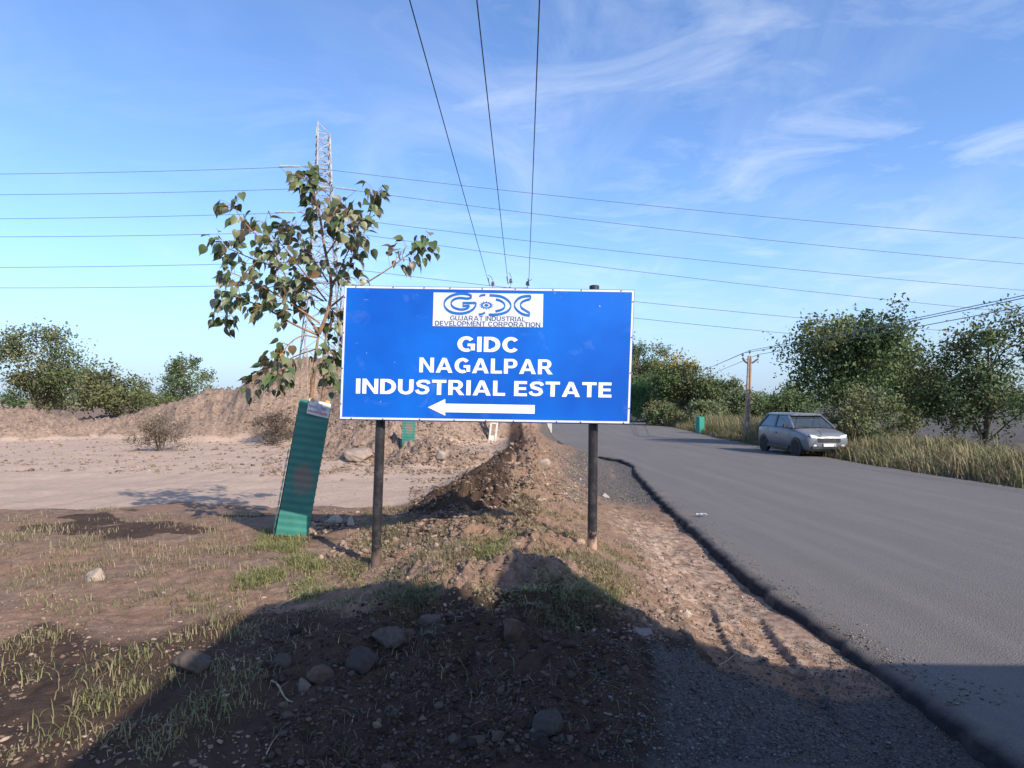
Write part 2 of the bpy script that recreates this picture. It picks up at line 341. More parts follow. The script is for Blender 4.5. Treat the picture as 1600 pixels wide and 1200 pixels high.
# ------------------------------------------------------------------ ground
def make_ground():
    th = np.concatenate([np.linspace(-47, 47, 860), np.linspace(47, 313, 70)[1:-1]])
    th = np.radians(90-th)
    rr = np.concatenate([np.linspace(.25, 2.2, 26)[:-1], np.geomspace(2.2, 13, 560)[:-1], np.geomspace(13, 45, 190)[:-1], np.geomspace(45, 5000, 60)])
    n, m = len(th), len(rr)
    Rg, Tg = np.meshgrid(rr, th, indexing='ij'); x = Rg*np.cos(Tg); y = Rg*np.sin(Tg)
    x = np.concatenate([[0.], x.ravel()]); y = np.concatenate([[0.], y.ravel()])
    z = height(x, y); _, m1, m2, mh, t, v = masks(x, y)
    L = roadL(y); Rr = roadR(y)
    nz = fbm(x*.5, y*.5, 3, 80)
    gravel = (1-S(.5, 1.1, L-x+.25*nz))*S(9, 14, y)*(x > -1)                                  # chippings along the asphalt
    gravel = np.maximum(gravel, S(-.15, .5, x-.55+.25*nz)*(1-S(3.5, 4.0, y+.3*nz))*S(-1, 0, x)*.95)
    gravel = np.maximum(gravel, S(.3, .8, L-x)*(1-S(1.5, 2.3, L-x+.4*nz))*S(9, 12, y+.8*nz)*(1-S(40, 46, y))*.62*(x > 0))
    rxx = np.interp(y, [6,7,9.6,15,25,32], [-.75,-.45,.0,.42,.45,.5])
    tan = t*(1-S(-.3, .2, x-rxx)*(1-S(34, 38, y)))*S(8.6, 9.3, y+.5*nz)*(1-np.clip(m1+m2+.9*mh, 0, 1))*(1-S(24, 40, y))*.95
    tan = np.maximum(tan, (1-S(.9, 1.5, L-x+.3*nz))*S(3.4, 4.2, y)*(1-S(9, 12, y))*(x > 0)*.46)
    heap = np.clip(mh*1.2, 0, 1)
    dark = np.clip(m2*S(-.12, .22, np.interp(y, [6,7,9.6,15,25,32], [-.75,-.45,.0,.42,.45,.5])-x), 0, 1)*1.0  # left flank of the ridge: dark soil plus its shade as colour
    dark = np.maximum(dark, (1-S(3.7, 4.35, y+.45*nz))*.92*(x < 1.2)*(x > -3))  # near mound soil darkened: its shade is put into the colour
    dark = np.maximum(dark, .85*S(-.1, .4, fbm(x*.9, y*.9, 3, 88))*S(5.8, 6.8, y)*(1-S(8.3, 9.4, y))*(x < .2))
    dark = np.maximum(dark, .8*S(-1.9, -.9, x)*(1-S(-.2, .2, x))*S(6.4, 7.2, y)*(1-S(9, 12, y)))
    far = S(120, 300, np.hypot(x, y)); tan = np.maximum(tan, far*.5)
    i = np.arange(m-1)[:, None]*n+np.arange(n)[None, :]+1; j = np.arange(m-1)[:, None]*n+(np.arange(n)[None, :]+1) % n+1
    F = np.stack([i, i+n, j+n, j], -1).reshape(-1, 4)
    k = np.arange(n)+1; k2 = (np.arange(n)+1) % n+1
    F0 = np.stack([np.zeros(n, int), k, k2, k2], -1)
    V = np.stack([x, y, z], -1)
    # the centre fan as quads with a doubled corner would be degenerate: use a small extra ring instead
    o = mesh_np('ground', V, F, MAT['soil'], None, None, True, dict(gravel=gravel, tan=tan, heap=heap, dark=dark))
    tag(o, kind='structure')
make_ground()

def make_road():
    ys = np.concatenate([np.arange(-30, 0, .5), np.arange(0, 14, .05), np.arange(14, 40, .12), np.arange(40, 200, 1.5)])
    Lx = roadL(ys)+.045*fbm(ys*1.1, ys*0, 4, 90)+.032*perlin(ys*6, ys*0, 91)+.014*perlin(ys*17, ys*0, 96); Rx = roadR(ys)+.10*fbm(ys*.5, ys*0+3, 3, 92)
    zz = zr(ys); cs = [0, .0001, .004, .012, .03, .08, .18, .32, .5, .68, .82, .92, .985, 1.0, 1.0]
    V = []; rim = []; dust = []
    for c, k in zip(cs, range(len(cs))):
        x = Lx+(Rx-Lx)*c
        h = zz+.012*np.sin(np.pi*c)*4+.008*fbm(x*.4, ys*.4, 2, 93)
        edge = .018*perlin(ys*5+c*900, ys*0+c*50, 94)
        if k == 0: x = x-.05+edge; h = zz-.16
        if k == 1: x = x-.02+edge; h = zz-.035+.01*perlin(ys*9, ys*0, 95)
        if k == 2: h = h-.006
        if k == len(cs)-1: x = x+.05; h = zz-.16
        dust.append(np.full(len(ys), [.4, .5, .6, .52, .34, .1][k] if k < 6 else (.0 if k < len(cs)-3 else .5))); V.append(np.stack([x, ys, h], -1)); rim.append(np.full(len(ys), [1., 1., .5, .08, .0][k] if k < 5 else 0.))
    V = np.stack(V, 1).reshape(-1, 3); rim = np.stack(rim, 1).ravel(); n = len(cs)
    i = np.arange(len(ys)-1)[:, None]*n+np.arange(n-1)[None, :]
    F = np.stack([i, i+1, i+1+n, i+n], -1).reshape(-1, 4)
    tag(mesh_np('road', V, F, MAT['road'], None, None, True, dict(rim=rim, dust=np.stack(dust, 1).ravel())), kind='structure')
make_road()

# ------------------------------------------------------------------ signboard
SD = 5.4; PXM = FPX/SD                                  # pixels per metre at the board
def make_sign():
    a = .0160; ca, sa = math.cos(a), math.sin(a); ox, oy = 538.0, 445.8
    root = empty('signboard', P(763, 880, SD)); root.location.z = height(np.array([-.2]), np.array([5.4]))[0]
    tag(root, 'large blue and white roadside signboard with left arrow on two black posts', 'signboard')
    bw, bh = 453.5/PXM, 209.5/PXM
    def sh(px, py):                                     # photo pixel -> board coordinates in metres (u right, v up from the top left corner)
        dx, dy = px-ox, py-oy; return ((dx*ca+dy*sa)/PXM, -(-dx*sa+dy*ca)/PXM)
    origin = P(ox, oy, SD); rot = Matrix.Rotation(a, 4, 'Y')
    fr = empty('board', (0, 0, 0)); bpy.data.objects.remove(fr)
    Mw = Matrix.Translation(origin-root.location) @ rot
    def put(o, dy=0.0):
        o.data.transform(Mw @ Matrix.Translation((0, dy, 0))); return o
    def flat(poly_list, name, mat, y, parent, th=.0015):
        mb = MB()
        for pl in poly_list: mb.prism(pl, y-th, y, 'y')
        return put(mb.build(name, mat, parent))
    skew = .023
    def q(u, v): return (u-skew*(-v)/bh, v)
    # blue sheet with scratches and flaked spots
    m, t, b = base_mat('sign_blue', .5, .22)
    tcn = t.nodes.new('ShaderNodeTexCoord'); v = tcn.outputs['Object']
    mpn = t.nodes.new('ShaderNodeMapping'); mpn.inputs['Rotation'].default_value = (0, R(40), 0); mpn.inputs['Scale'].default_value = (1.2, 1, 7); t.links.new(v, mpn.inputs[0])
    sm = noise(t, v, 3.2, 7, .62, .5); sc = noise(t, mpn.outputs[0], 4.2, 3, .5); ch = noise(t, v, 26, 2, .4); lg = noise(t, v, 1.3, 3)
    c = mixc(t, ramp(t, lg, [(.38, 0.0), (.62, 1.0)]), (.002, .086, .45), (.003, .125, .56))
    c = mixc(t, ramp(t, sm, [(.58, 0.0), (.76, .22)]), c, (.26, .40, .74))
    msk = math_node(t, 'MULTIPLY', ramp(t, sc, [(.69, 0.0), (.75, 1.0)]), ramp(t, sm, [(.48, 0.0), (.58, .6)]))
    c = mixc(t, msk, c, (.5, .6, .85))
    c = mixc(t, ramp(t, ch, [(.765, 0.0), (.80, .75)]), c, (.65, .72, .85))
    t.links.new(c, b.inputs['Base Color'])
    bp = t.nodes.new('ShaderNodeBump'); bp.inputs['Strength'].default_value = .12; bp.inputs['Distance'].default_value = .03
    t.links.new(noise(t, v, 2.2, 2), bp.inputs['Height']); t.links.new(bp.outputs[0], b.inputs['Normal'])
    blue = m
    mb = MB(); mb.prism([q(0, 0), q(bw, 0), q(bw, -bh), q(0, -bh)], 0, .03, 'y')
    panel = put(mb.build('panel', blue, root))
    # white painted rim in four butted strips
    w = .0205
    o_, i_ = [q(.004, -.004), q(bw-.004, -.004), q(bw-.004, -bh+.004), q(.004, -bh+.004)], [q(w, -w), q(bw-w, -w), q(bw-w, -bh+w), q(w, -bh+w)]
    flat([[o_[k], o_[(k+1) % 4], i_[(k+1) % 4], i_[k]] for k in range(4)], 'border_strip', MAT['white'], -.001, root)
    mb = MB()                                           # dark folded sheet edge behind, standing a little proud
    e = .006
    mb.prism([q(-e, e), q(bw+e, e), q(bw+e, -bh-e), q(-e, -bh-e)], .031, .06, 'y')
    for u_ in (.3, 1.2, 2.1): mb.box((u_, .075, -bh/2), (.04, .03, bh-.02))
    put(mb.build('back_frame', MAT['frame'], root))
    rv = None
    spots = [(.12+k*.275+random.uniform(-.06, .06), vv) for k in range(9) for vv in (-.010, -bh+.010)]+[(uu-(.1+k*.3)/bh*skew, -.1-k*.3) for k in range(4) for uu in (.010, bw-.010)]
    for (u_, v_) in spots:
        if rv is None:
            mb = MB(); mb.lathe([(.006, -.004), (.0045, -.0075), (.001, -.008)], (0, 0, 0), 8, 'y'); o = mb.build('rivet', MAT['dsteel'], root); rv = o
        else:
            o = rv.copy(); COL.objects.link(o); o.parent = root
        o.matrix_local = Mw @ Matrix.Translation((u_, 0, v_))
    # logo panel
    lp = [sh(677.5, 457), sh(849, 459.4), sh(848, 511.6), sh(676, 509.5)]
    logo = flat([lp], 'logo_panel', paint('logo_white', (.66, .655, .68), (.60, .60, .62), 7, .5, .3), -.002, root)
    lblue = paint('logo_blue', (.012, .12, .40), (.02, .15, .46), 8, .5, .3); navy = paint('logo_navy', (.02, .05, .17), (.03, .07, .2), 8, .5, .3)
    def lz(x, y): return sh(660+x/7.62, 450+y/7.62)     # from the enlarged logo
    def stroke(pts, w0, w1=None, smooth=3):
        pts = [Vector(lz(*p)) for p in pts]
        for _ in range(smooth):
            nw = [pts[0]]
            for a_, b_ in zip(pts, pts[1:]): nw += [a_*.75+b_*.25, a_*.25+b_*.75]
            pts = nw+[pts[-1]]
        n = len(pts); L_, R_ = [], []; out = []
        for k, p in enumerate(pts):
            d = (pts[min(k+1, n-1)]-pts[max(k-1, 0)]).normalized(); nn = Vector((-d.y, d.x)); hw = (w0+((w1 or w0)-w0)*k/(n-1))/7.62/PXM/2
            hw *= .58+.78*abs(d.x)                      # the strokes of the emblem are thicker where they run flat
            L_.append(p+nn*hw); R_.append(p-nn*hw)
        for k in range(n-1): out.append([tuple(L_[k]), tuple(L_[k+1]), tuple(R_[k+1]), tuple(R_[k])])
        return out
    def strip(strokes, name, mat, y, parent, th=.0015):
        mb = MB(); lay = 0
        for s_ in strokes:
            lay += 1
            for (A, B, C, D_) in s_:
                mb.add([(p[0], y-.00012*lay, p[1]) for p in (A, B, C, D_)], [(0, 1, 2, 3)])
        o = put(mb.build(name, mat, parent)); return o
    S_ = []
    S_.append(stroke([(585,98),(560,80),(500,68),(430,68),(340,92),(275,140),(255,190),(275,245),(340,292),(430,308),(520,300),(600,262),(632,218),(640,180)], 24))
    S_.append(stroke([(640,180),(560,180),(478,180)], 22, None, 0)); S_.append(stroke([(484,178),(484,196),(486,218)], 22, None, 0))
    S_.append(stroke([(478,218),(520,214),(562,212)], 20, None, 0))
    S_.append(stroke([(560,212),(545,240),(490,258),(430,256),(365,230),(338,190),(355,150),(400,125),(450,118),(500,124),(545,128),(578,118),(585,98)], 22))
    S_.append(stroke([(682,108),(690,92),(715,86),(750,84)], 20)); S_.append(stroke([(670,315),(700,316),(725,306),(745,290)], 20))
    S_.append(stroke([(800,88),(880,92),(960,108),(1030,155),(1060,212),(1030,272),(960,305),(880,320),(790,320)], 24))
    S_.append(stroke([(875,138),(920,148),(970,178),(985,215),(965,250),(920,268),(870,280)], 22))
    S_.append(stroke([(1290,98),(1220,98),(1150,118),(1105,165),(1092,205),(1110,250),(1160,295),(1210,320),(1275,330)], 24))
    S_.append(stroke([(1290,98),(1288,125),(1270,140)], 20, None, 1)); S_.append(stroke([(1278,136),(1225,148),(1180,172),(1166,205),(1180,240),(1225,268),(1275,296)], 22))
    S_.append(stroke([(1276,292),(1276,312),(1272,334)], 20, None, 0))
    for nme, grp in (('emblem_letter', S_[0:5]), ('emblem_letter', S_[7:9]), ('emblem_letter', S_[9:]), ('emblem_arc', S_[5:6]), ('emblem_arc', S_[6:7])):
        strip(grp, nme, lblue, -.0045, logo)
    mb = MB(); c0 = Vector(lz(762, 207)); px_ = 1/7.62/PXM; N_ = 14
    ro, ri, rh = 88*px_, 66*px_, 42*px_; ey = .58
    prof = []
    for k in range(N_):
        for f_, r_ in ((.0, ri), (.30, ri), (.42, ro), (.62, ro), (.74, ri)): prof.append((2*math.pi*(k+f_)/N_, r_))
    for (a0, r0), (a1, r1) in zip(prof, prof[1:]+[(prof[0][0]+2*math.pi, prof[0][1])]):
        mb.add([(c0.x+r_*math.cos(x_), -.0045, c0.y+r_*ey*math.sin(x_)) for x_, r_ in ((a0, rh), (a0, r0), (a1, r1), (a1, rh))], [(0, 1, 2, 3)])
    mb.add([(c0.x+26*px_*math.cos(2*math.pi*k/20), -.0045, c0.y+26*px_*.66*math.sin(2*math.pi*k/20)) for k in range(20)], [tuple(range(20))])
    put(mb.build('gear', lblue, logo))
    # lettering, drawn stroke by stroke
    word = paint('sign_white', (.86, .86, .85), (.76, .77, .78), 14, .5, .3)
    def heavy(body, x0, x1, top, bot, name='lettering', mt=None, par=None, y=-.003, k=1.0):
        mt = mt or word; par = par or root; W_ = .268*k; H_ = .192*k   # stem and bar weight for a cap height of 1
        def rect(a, b, c, d): return [[(a, b), (c, b), (c, d), (a, d)]]
        def arc(cx_, cy_, rx_, ry_, wx, wy, a0, a1, n=18):
            o = []
            for j in range(n):
                t0, t1 = R(a0+(a1-a0)*j/n), R(a0+(a1-a0)*(j+1)/n)
                f = lambda t_, i: (cx_+(rx_-wx*i)*math.cos(t_), cy_+(ry_-wy*i)*math.sin(t_))
                o.append([f(t0, 0), f(t1, 0), f(t1, 1), f(t0, 1)])
            return o
        def thick(pts, ws):
            pts = [Vector(p) for p in pts]; o = []; L_, Q_ = [], []
            for k, p in enumerate(pts):
                d = (pts[min(k+1, len(pts)-1)]-pts[max(k-1, 0)]).normalized(); nn = Vector((-d.y, d.x))*ws[k]/2; L_.append(p+nn); Q_.append(p-nn)
            return [[tuple(L_[k]), tuple(L_[k+1]), tuple(Q_[k+1]), tuple(Q_[k])] for k in range(len(pts)-1)]
        def glyph(ch):
            w, h = W_, H_
            if ch == 'I': return w, [rect(0, 0, w, 1)]
            if ch == 'L': return .48+w, [rect(0, 0, w, 1), rect(w, 0, .48+w, h)]
            if ch == 'E': return .53+w, [rect(0, 0, w, 1), rect(w, 0, .53+w, h), rect(w, 1-h, .52+w, 1), rect(w, .5-h*.45, .47+w, .5+h*.48)]
            if ch == 'T': return .88, [rect(0, 1-h, .88, 1), rect(.44-w/2, 0, .44+w/2, 1-h)]
            if ch == 'N': return .97, [rect(0, 0, w*.92, 1), rect(.97-w*.92, 0, .97, 1), [[(w*.92, 1), (.97-w*.92, w*1.2), (.97-w*.92, 0), (w*.92, 1-w*1.2)]]]
            if ch == 'M': return 1.15, [rect(0, 0, w*.9, 1), rect(1.15-w*.9, 0, 1.15, 1), [[(w*.9, 1), (.575, w*1.2), (.575, 0), (w*.9, 1-w*1.2)]], [[(1.15-w*.9, 1), (1.15-w*.9, 1-w*1.2), (.575, 0), (.575, w*1.2)]]]
            if ch == 'V': return 1.05, [[[(0, 1), (w*1.08, 1), (.525+w*.25, 0), (.525-w*.45, 0)]], [[(1.05-w*1.08, 1), (1.05, 1), (.525+w*.45, 0), (.525, w*.8)]]]
            if ch == 'A': return 1.12, [[[(0, 0), (w*1.05, 0), (.56+w*.33, 1), (.56-w*.5, 1)]], [[(1.12-w*1.05, 0), (1.12, 0), (.56+w*.5, 1), (.56, 1-w)]], rect(.28, .20, .82, .20+h*.85)]
            if ch in 'PR':
                g = [rect(0, 0, w, 1), rect(w, 1-h*.9, .52, 1), rect(w, .37, .52, .37+h*.86), arc(.52, .685, .37, .315, w, h*.85, -90, 90)]
                if ch == 'R': g.append([[(.64-w*.8, .37), (.66, .42), (1.0, 0), (1-w*1.18, 0)]])
                return (.89 if ch == 'P' else .98), g
            if ch == 'D': return .97, [rect(0, 0, w, 1), rect(w, 1-h, .45, 1), rect(w, 0, .45, h), arc(.45, .5, .52, .5, w*1.02, h*1.3, -90, 90, 24)]
            if ch == 'U': return .95, [rect(0, .36, w, 1), rect(.95-w, .36, .95, 1), arc(.475, .36, .475, .375, w, h, 180, 360, 22)]
            if ch == 'J': return .62, [rect(.62-w, .30, .62, 1), arc(.29, .30, .33, .31, w, h, 190, 360, 18)]
            if ch == 'O': return 1.08, [arc(.54, .5, .54, .515, w*1.04, h*1.1, 0, 360, 40)]
            if ch == 'C': return .98, [arc(.51, .5, .51, .515, w*1.05, h*1.1, 38, 322, 36)]
            if ch == 'G': return 1.04, [arc(.53, .5, .53, .515, w*1.05, h*1.1, 40, 300, 34), rect(.60, .535-h*.9, 1.04, .535), rect(1.04-w*.92, .09, 1.04, .535-h*.9)]
            if ch == 'S':
                c_ = [(.80, .72), (.76, .83), (.64, .895), (.45, .905), (.25, .87), (.155, .745), (.20, .62), (.36, .555), (.56, .50), (.70, .42), (.735, .29), (.65, .155), (.44, .095), (.25, .115), (.13, .19), (.08, .31)]
                return .88, [thick(c_, [q*w/.305 for q in (.26, .25, .22, .195, .23, .29, .29, .25, .25, .29, .29, .24, .195, .21, .25, .27)])]
            return .42, []
        gl = [glyph(c) for c in body]; adv = [w_+(.0 if ch == ' ' else .125+.06*(1-k)) for (w_, _), ch in zip(gl, body)]; tot = sum(adv)-.125-.06*(1-k)
        s0 = sh(x0, top); s1 = sh(x1, bot); sx = (s1[0]-s0[0])/tot; vt, vb = sh((x0+x1)/2, top)[1], sh((x0+x1)/2, bot)[1]; x = 0; mb = MB()
        for (w_, pcs), ad, ch in zip(gl, adv, body):
            if ch == ' ':
                put(mb.build(name, mt, par)); mb = MB()
            for li, pc in enumerate(pcs):
                for pl in pc:
                    mb.add([(s0[0]+(x+a_)*sx-skew*((vt-vb)*(1-b_))/bh*.5, y-.00012*li, vb+(vt-vb)*b_) for a_, b_ in pl], [tuple(range(len(pl)))])
            x += ad
        put(mb.build(name, mt, par))
    heavy('GIDC', 715.0, 810.8, 526.4, 550.0)
    heavy('NAGALPAR', 655.6, 863.5, 560.2, 583.4)
    heavy('INDUSTRIAL ESTATE', 556.6, 955.4, 594.6, 618.0)
    heavy('GUJARAT INDUSTRIAL', 703.5, 820.6, 494.0, 501.4, mt=navy, par=logo, y=-.0045, k=.74)
    heavy('DEVELOPMENT CORPORATION', 680.0, 844.2, 502.6, 510.0, mt=navy, par=logo, y=-.0045, k=.74)
    arrow = [(668.5,636.4),(695.6,623.5),(695.9,630.6),(835.6,632.9),(835.4,646.5),(695.7,644.1),(695.9,649.6)]
    mb = MB(); mb.add([(x_, -.003, y_) for x_, y_ in (sh(*p) for p in arrow)], [(0, 1, 2, 6), (2, 3, 4, 5), (2, 5, 6)]); mb.f = [mb.f[0][:1]+mb.f[0][1:], mb.f[1]][:1] and [(0, 1, 2), (0, 2, 5), (0, 5, 6), (2, 3, 4, 5)]
    put(mb.build('arrow', word, root))
    # posts
    m, t, b = base_mat('post_paint', .4, .45)
    tcn = t.nodes.new('ShaderNodeTexCoord'); v = tcn.outputs['Object']; sp = t.nodes.new('ShaderNodeSeparateXYZ'); t.links.new(v, sp.inputs[0])
    n1 = noise(t, v, 11, 6, .65); n2 = noise(t, v, 30, 4, .6)
    c = mixc(t, ramp(t, n1, [(.45, 0.0), (.75, .8)]), (.020, .018, .020), (.085, .075, .075))
    c = mixc(t, ramp(t, n2, [(.68, 0.0), (.76, .8)]), c, (.30, .24, .21))
    lowz = math_node(t, 'ADD', math_node(t, 'MULTIPLY', sp.outputs[2], -3.4), math_node(t, 'MULTIPLY', n1, 1.4))
    at = t.nodes.new('ShaderNodeAttribute'); at.attribute_type = 'OBJECT'; at.attribute_name = 'mud'
    mudf = math_node(t, 'MULTIPLY', ramp(t, lowz, [(.12, 0.0), (.42, 1.0)]), at.outputs['Fac'])
    c = mixc(t, mudf, c, (.45, .30, .22)); t.links.new(c, b.inputs['Base Color'])
    for (tx, ty, bx, by, mud, top) in ((594.5, 660, 587, 880, .25, 452), (926.8, 663, 925.2, 860, 1.0, 447.5)):
        D = SD+.115; pb, pt = P(bx, by, D), P(tx, ty, D)
        up = (pt-pb).normalized(); tp = pt+up*((EYE-(top-HOR)/FPX*D)-pt.z)/up.z
        mb = MB(); lo = -up*.3
        mb.tube([lo, Vector((0, 0, 0)), (tp-pb)*.5, tp-pb], .041, 20)
        mb.lathe([(.043, -.02), (.043, .004), (.030, .009)], tp-pb, 20)
        o = mb.build('post', m, root, True); o.location = pb-root.location; o['mud'] = mud
        if mud == 1.0: o['label'] = 'black post with mud splashed around its foot'
make_sign()

# ------------------------------------------------------------------ heart-leaved sapling in a green guard
def smooth_path(pts, it=2):
    for _ in range(it):
        nw = [pts[0]]
        for a, b in zip(pts, pts[1:]): nw += [a*.75+b*.25, a*.25+b*.75]
        pts = nw+[pts[-1]]
    return pts
def corrugated(mb, w, h, amp, pitch, M, thick=.004, steps=6):
    n = int(h/pitch*steps); vs = []; fs = []
    for side in (0, 1):
        for i in range(n+1):
            z = h*i/n; y = amp*math.sin(2*math.pi*z/pitch)+side*thick
            vs += [M @ Vector((-w/2, y, z)), M @ Vector((w/2, y, z))]
    k = 2*(n+1)
    for i in range(n):
        a = 2*i; fs += [(a, a+1, a+3, a+2), (k+a+2, k+a+3, k+a+1, k+a), (a, a+2, k+a+2, k+a), (a+1, k+a+1, k+a+3, a+3)]
    fs += [(0, k, k+1, 1), (2*n, 2*n+1, k+2*n+1, k+2*n)]
    mb.add(vs, fs)
def guard_mat():
    m, t, b = base_mat('green_sheet', .42, .4)
    tcn = t.nodes.new('ShaderNodeTexCoord'); v = tcn.outputs['Object']; sp = t.nodes.new('ShaderNodeSeparateXYZ'); t.links.new(v, sp.inputs[0])
    n1 = noise(t, v, 4, 6, .6); n2 = noise(t, v, 14, 5, .6)
    c = mixc(t, ramp(t, n1, [(.35, 0.0), (.7, 1.0)]), (.030, .150, .120), (.044, .205, .162))
    dx = math_node(t, 'MULTIPLY', math_node(t, 'SUBTRACT', sp.outputs[0], .02), 5.6); dz = math_node(t, 'MULTIPLY', math_node(t, 'SUBTRACT', sp.outputs[2], .58), 4.2)
    r2 = math_node(t, 'ADD', math_node(t, 'MULTIPLY', dx, dx), math_node(t, 'MULTIPLY', dz, dz))
    f = math_node(t, 'SUBTRACT', 1.32, math_node(t, 'ADD', math_node(t, 'MULTIPLY', r2, .6), math_node(t, 'ADD', math_node(t, 'MULTIPLY', n2, .5), math_node(t, 'MULTIPLY', n1, 1.1))))
    c = mixc(t, ramp(t, f, [(.15, 0.0), (.75, .72)]), c, (.33, .125, .105))
    c = mixc(t, ramp(t, n2, [(.66, 0.0), (.8, .35)]), c, (.2, .19, .16))
    t.links.new(c, b.inputs['Base Color']); return m
GM = guard_mat()
def make_guard(loc, rot, label, h=1.40, w=.315, sheet=True, detail=True, mat=GM):
    g = empty('tree_guard', loc, rot); tag(g, label, 'tree guard', 'green sheet metal tree guards')
    Rz = lambda a: Matrix.Rotation(R(a), 4, 'Z')
    for nme, a, dz, out in (('front_sheet', 0, 0, 0), ('side_sheet', 90, .01, 0), ('back_sheet', 180, .0, 0), ('side_sheet', 270, -.0, .022)):
        mb = MB(); hh = h if a != 270 or not detail else h*.62
        corrugated(mb, w, hh, .0018 if a == 0 else .0045, .076, Rz(a) @ Matrix.Translation((0, -w/2-out, dz)))
        mb.build(nme, mat, g, True)
    mb = MB()
    for sx in (-1, 1):
        for sy in (-1, 1): mb.bar((sx*(w/2-.02), sy*(w/2-.02), -.25), (sx*(w/2-.02), sy*(w/2-.02), h-.03), .022)
    mb.build('corner_angle', MAT['dsteel'], g).name = 'angle_frame'
    if sheet:
        lm = MAT['white']; x0, x1, z1, z0 = -.075, .150, h+.02, h-.135
        mb = MB(); n = 8; vs = []; fs = []
        for i in range(n+1):
            for j in range(n+1):
                u, v_ = i/n, j/n; vs.append((x0+(x1-x0)*u, -w/2-.018-.006*math.sin(6*u+3*v_)-.004*math.sin(9*v_), z0+(z1-z0)*v_-.02*u))
        for i in range(n):
            for j in range(n): a = i*(n+1)+j; fs.append((a, a+n+1, a+n+2, a+1))
        mb.add(vs, fs); ls = mb.build('paper_notice', lm, g, True, label='white paper notice with faded red writing')
        red = paint('faded_red_ink', (.50, .05, .07), (.6, .2, .2), 40, .7, .2); dred = paint('faded_brown_ink', (.35, .12, .13), (.55, .35, .35), 40, .7, .2)
        y = -w/2-.031
        for zz, mt, hgt, segs in ((h-.100, red, .026, 15), (h-.050, dred, .022, 11)):
            mb = MB(); x = x0+.012
            for k in range(segs):
                if k == 7: mb.build('faded_writing', mt, ls); mb = MB()
                ww = random.uniform(.007, .013)
                if k in (7,) and mt is dred: x += .03
                if x+ww > x1-.01: break
                zo = zz-.02*(x-x0)/(x1-x0)
                mb.box((x+ww/2, y, zo), (ww*.8, .001, hgt*random.uniform(.6, 1))); x += ww+.003
            mb.build('faded_writing', mt, ls)
        mb = MB(); mb.prism([(.005, h-.012), (.072, h-.018), (.060, h-.085), (.040, h-.098), (.020, h-.08)], y-.0015, y-.0005, 'y')
        mb.build('emblem_patch', paint('grey_blue_ink', (.34, .38, .50), (.45, .48, .57), 30, .7, .2), ls)
        for xx in (-.045, .115):
            mb = MB(); mb.box((xx, -w/2-.014, h+.012), (.045, .02, .04)); mb.build('tape', MAT['yellow'], g, bevel=.004)
    return g
GD = 6.7
gp = P(455, 833, GD); gp.z = min(gp.z, float(height(np.array([gp.x]), np.array([gp.y]))[0])+.01)
make_guard(gp, (R(-1), R(10.0), R(20)), 'leaning green corrugated tree guard around the leafy sapling, carrying a white notice')
D2 = 17.6; g2 = P(637, 694, D2)
make_guard((g2.x, g2.y, float(height(np.array([g2.x]), np.array([g2.y]))[0])-.02), (0, R(3.5), R(8)), 'green tree guard standing on the dirt heap behind the signboard', 1.55, .33, False)
D3 = 46.0; g3 = P(1094, 674, D3)
g3o = make_guard((g3.x, g3.y, float(height(np.array([g3.x]), np.array([g3.y]))[0])-.05), (0, 0, R(20)), 'small bright green tree guard in dry grass across the road', 1.35, .42, False, False, MAT['greenfar'])

HEART_U = [(-.02, 0), (-.07, .17), (.06, .34), (.24, .42), (.44, .38), (.63, .27), (.80, .12), (.93, .035), (1.15, 0)]
def leaf_cloud(name, items, mat, parent, cols):
    """items: (base point, length axis, normal, size, droop); each leaf is a folded heart with a drip tip"""
    V = []; F = []; C = []
    mids = [0, .0, .08, .25, .45, .64, .81, .94, 1.15]
    for (p, ax, nr, s, curl), c in zip(items, cols):
        ax = ax.normalized(); nr = (nr-ax*nr.dot(ax)); nr = nr.normalized() if nr.length > 1e-4 else ax.orthogonal().normalized(); sd = ax.cross(nr)
        b = len(V); n = len(HEART_U)
        def pt(u, w): return p+ax*(u*s)+sd*(w*s)+nr*(s*(.32*abs(w)-curl*max(u, 0)**2))
        for k in range(n): V.append(pt(mids[k], 0))
        for k in range(n): V.append(pt(HEART_U[k][0], HEART_U[k][1]))
        for k in range(n): V.append(pt(HEART_U[k][0], -HEART_U[k][1]))
        for k in range(n-1):
            F.append((b+k, b+k+1, b+n+k+1, b+n+k)); F.append((b+k+1, b+k, b+2*n+k, b+2*n+k+1))
        C += [c]*n+[tuple(x*.93 for x in c)]*n+[tuple(x*1.05 for x in c)]*n
    return mesh_np(name, np.array([tuple(v) for v in V]), np.array(F), mat, parent, np.array(C), True)
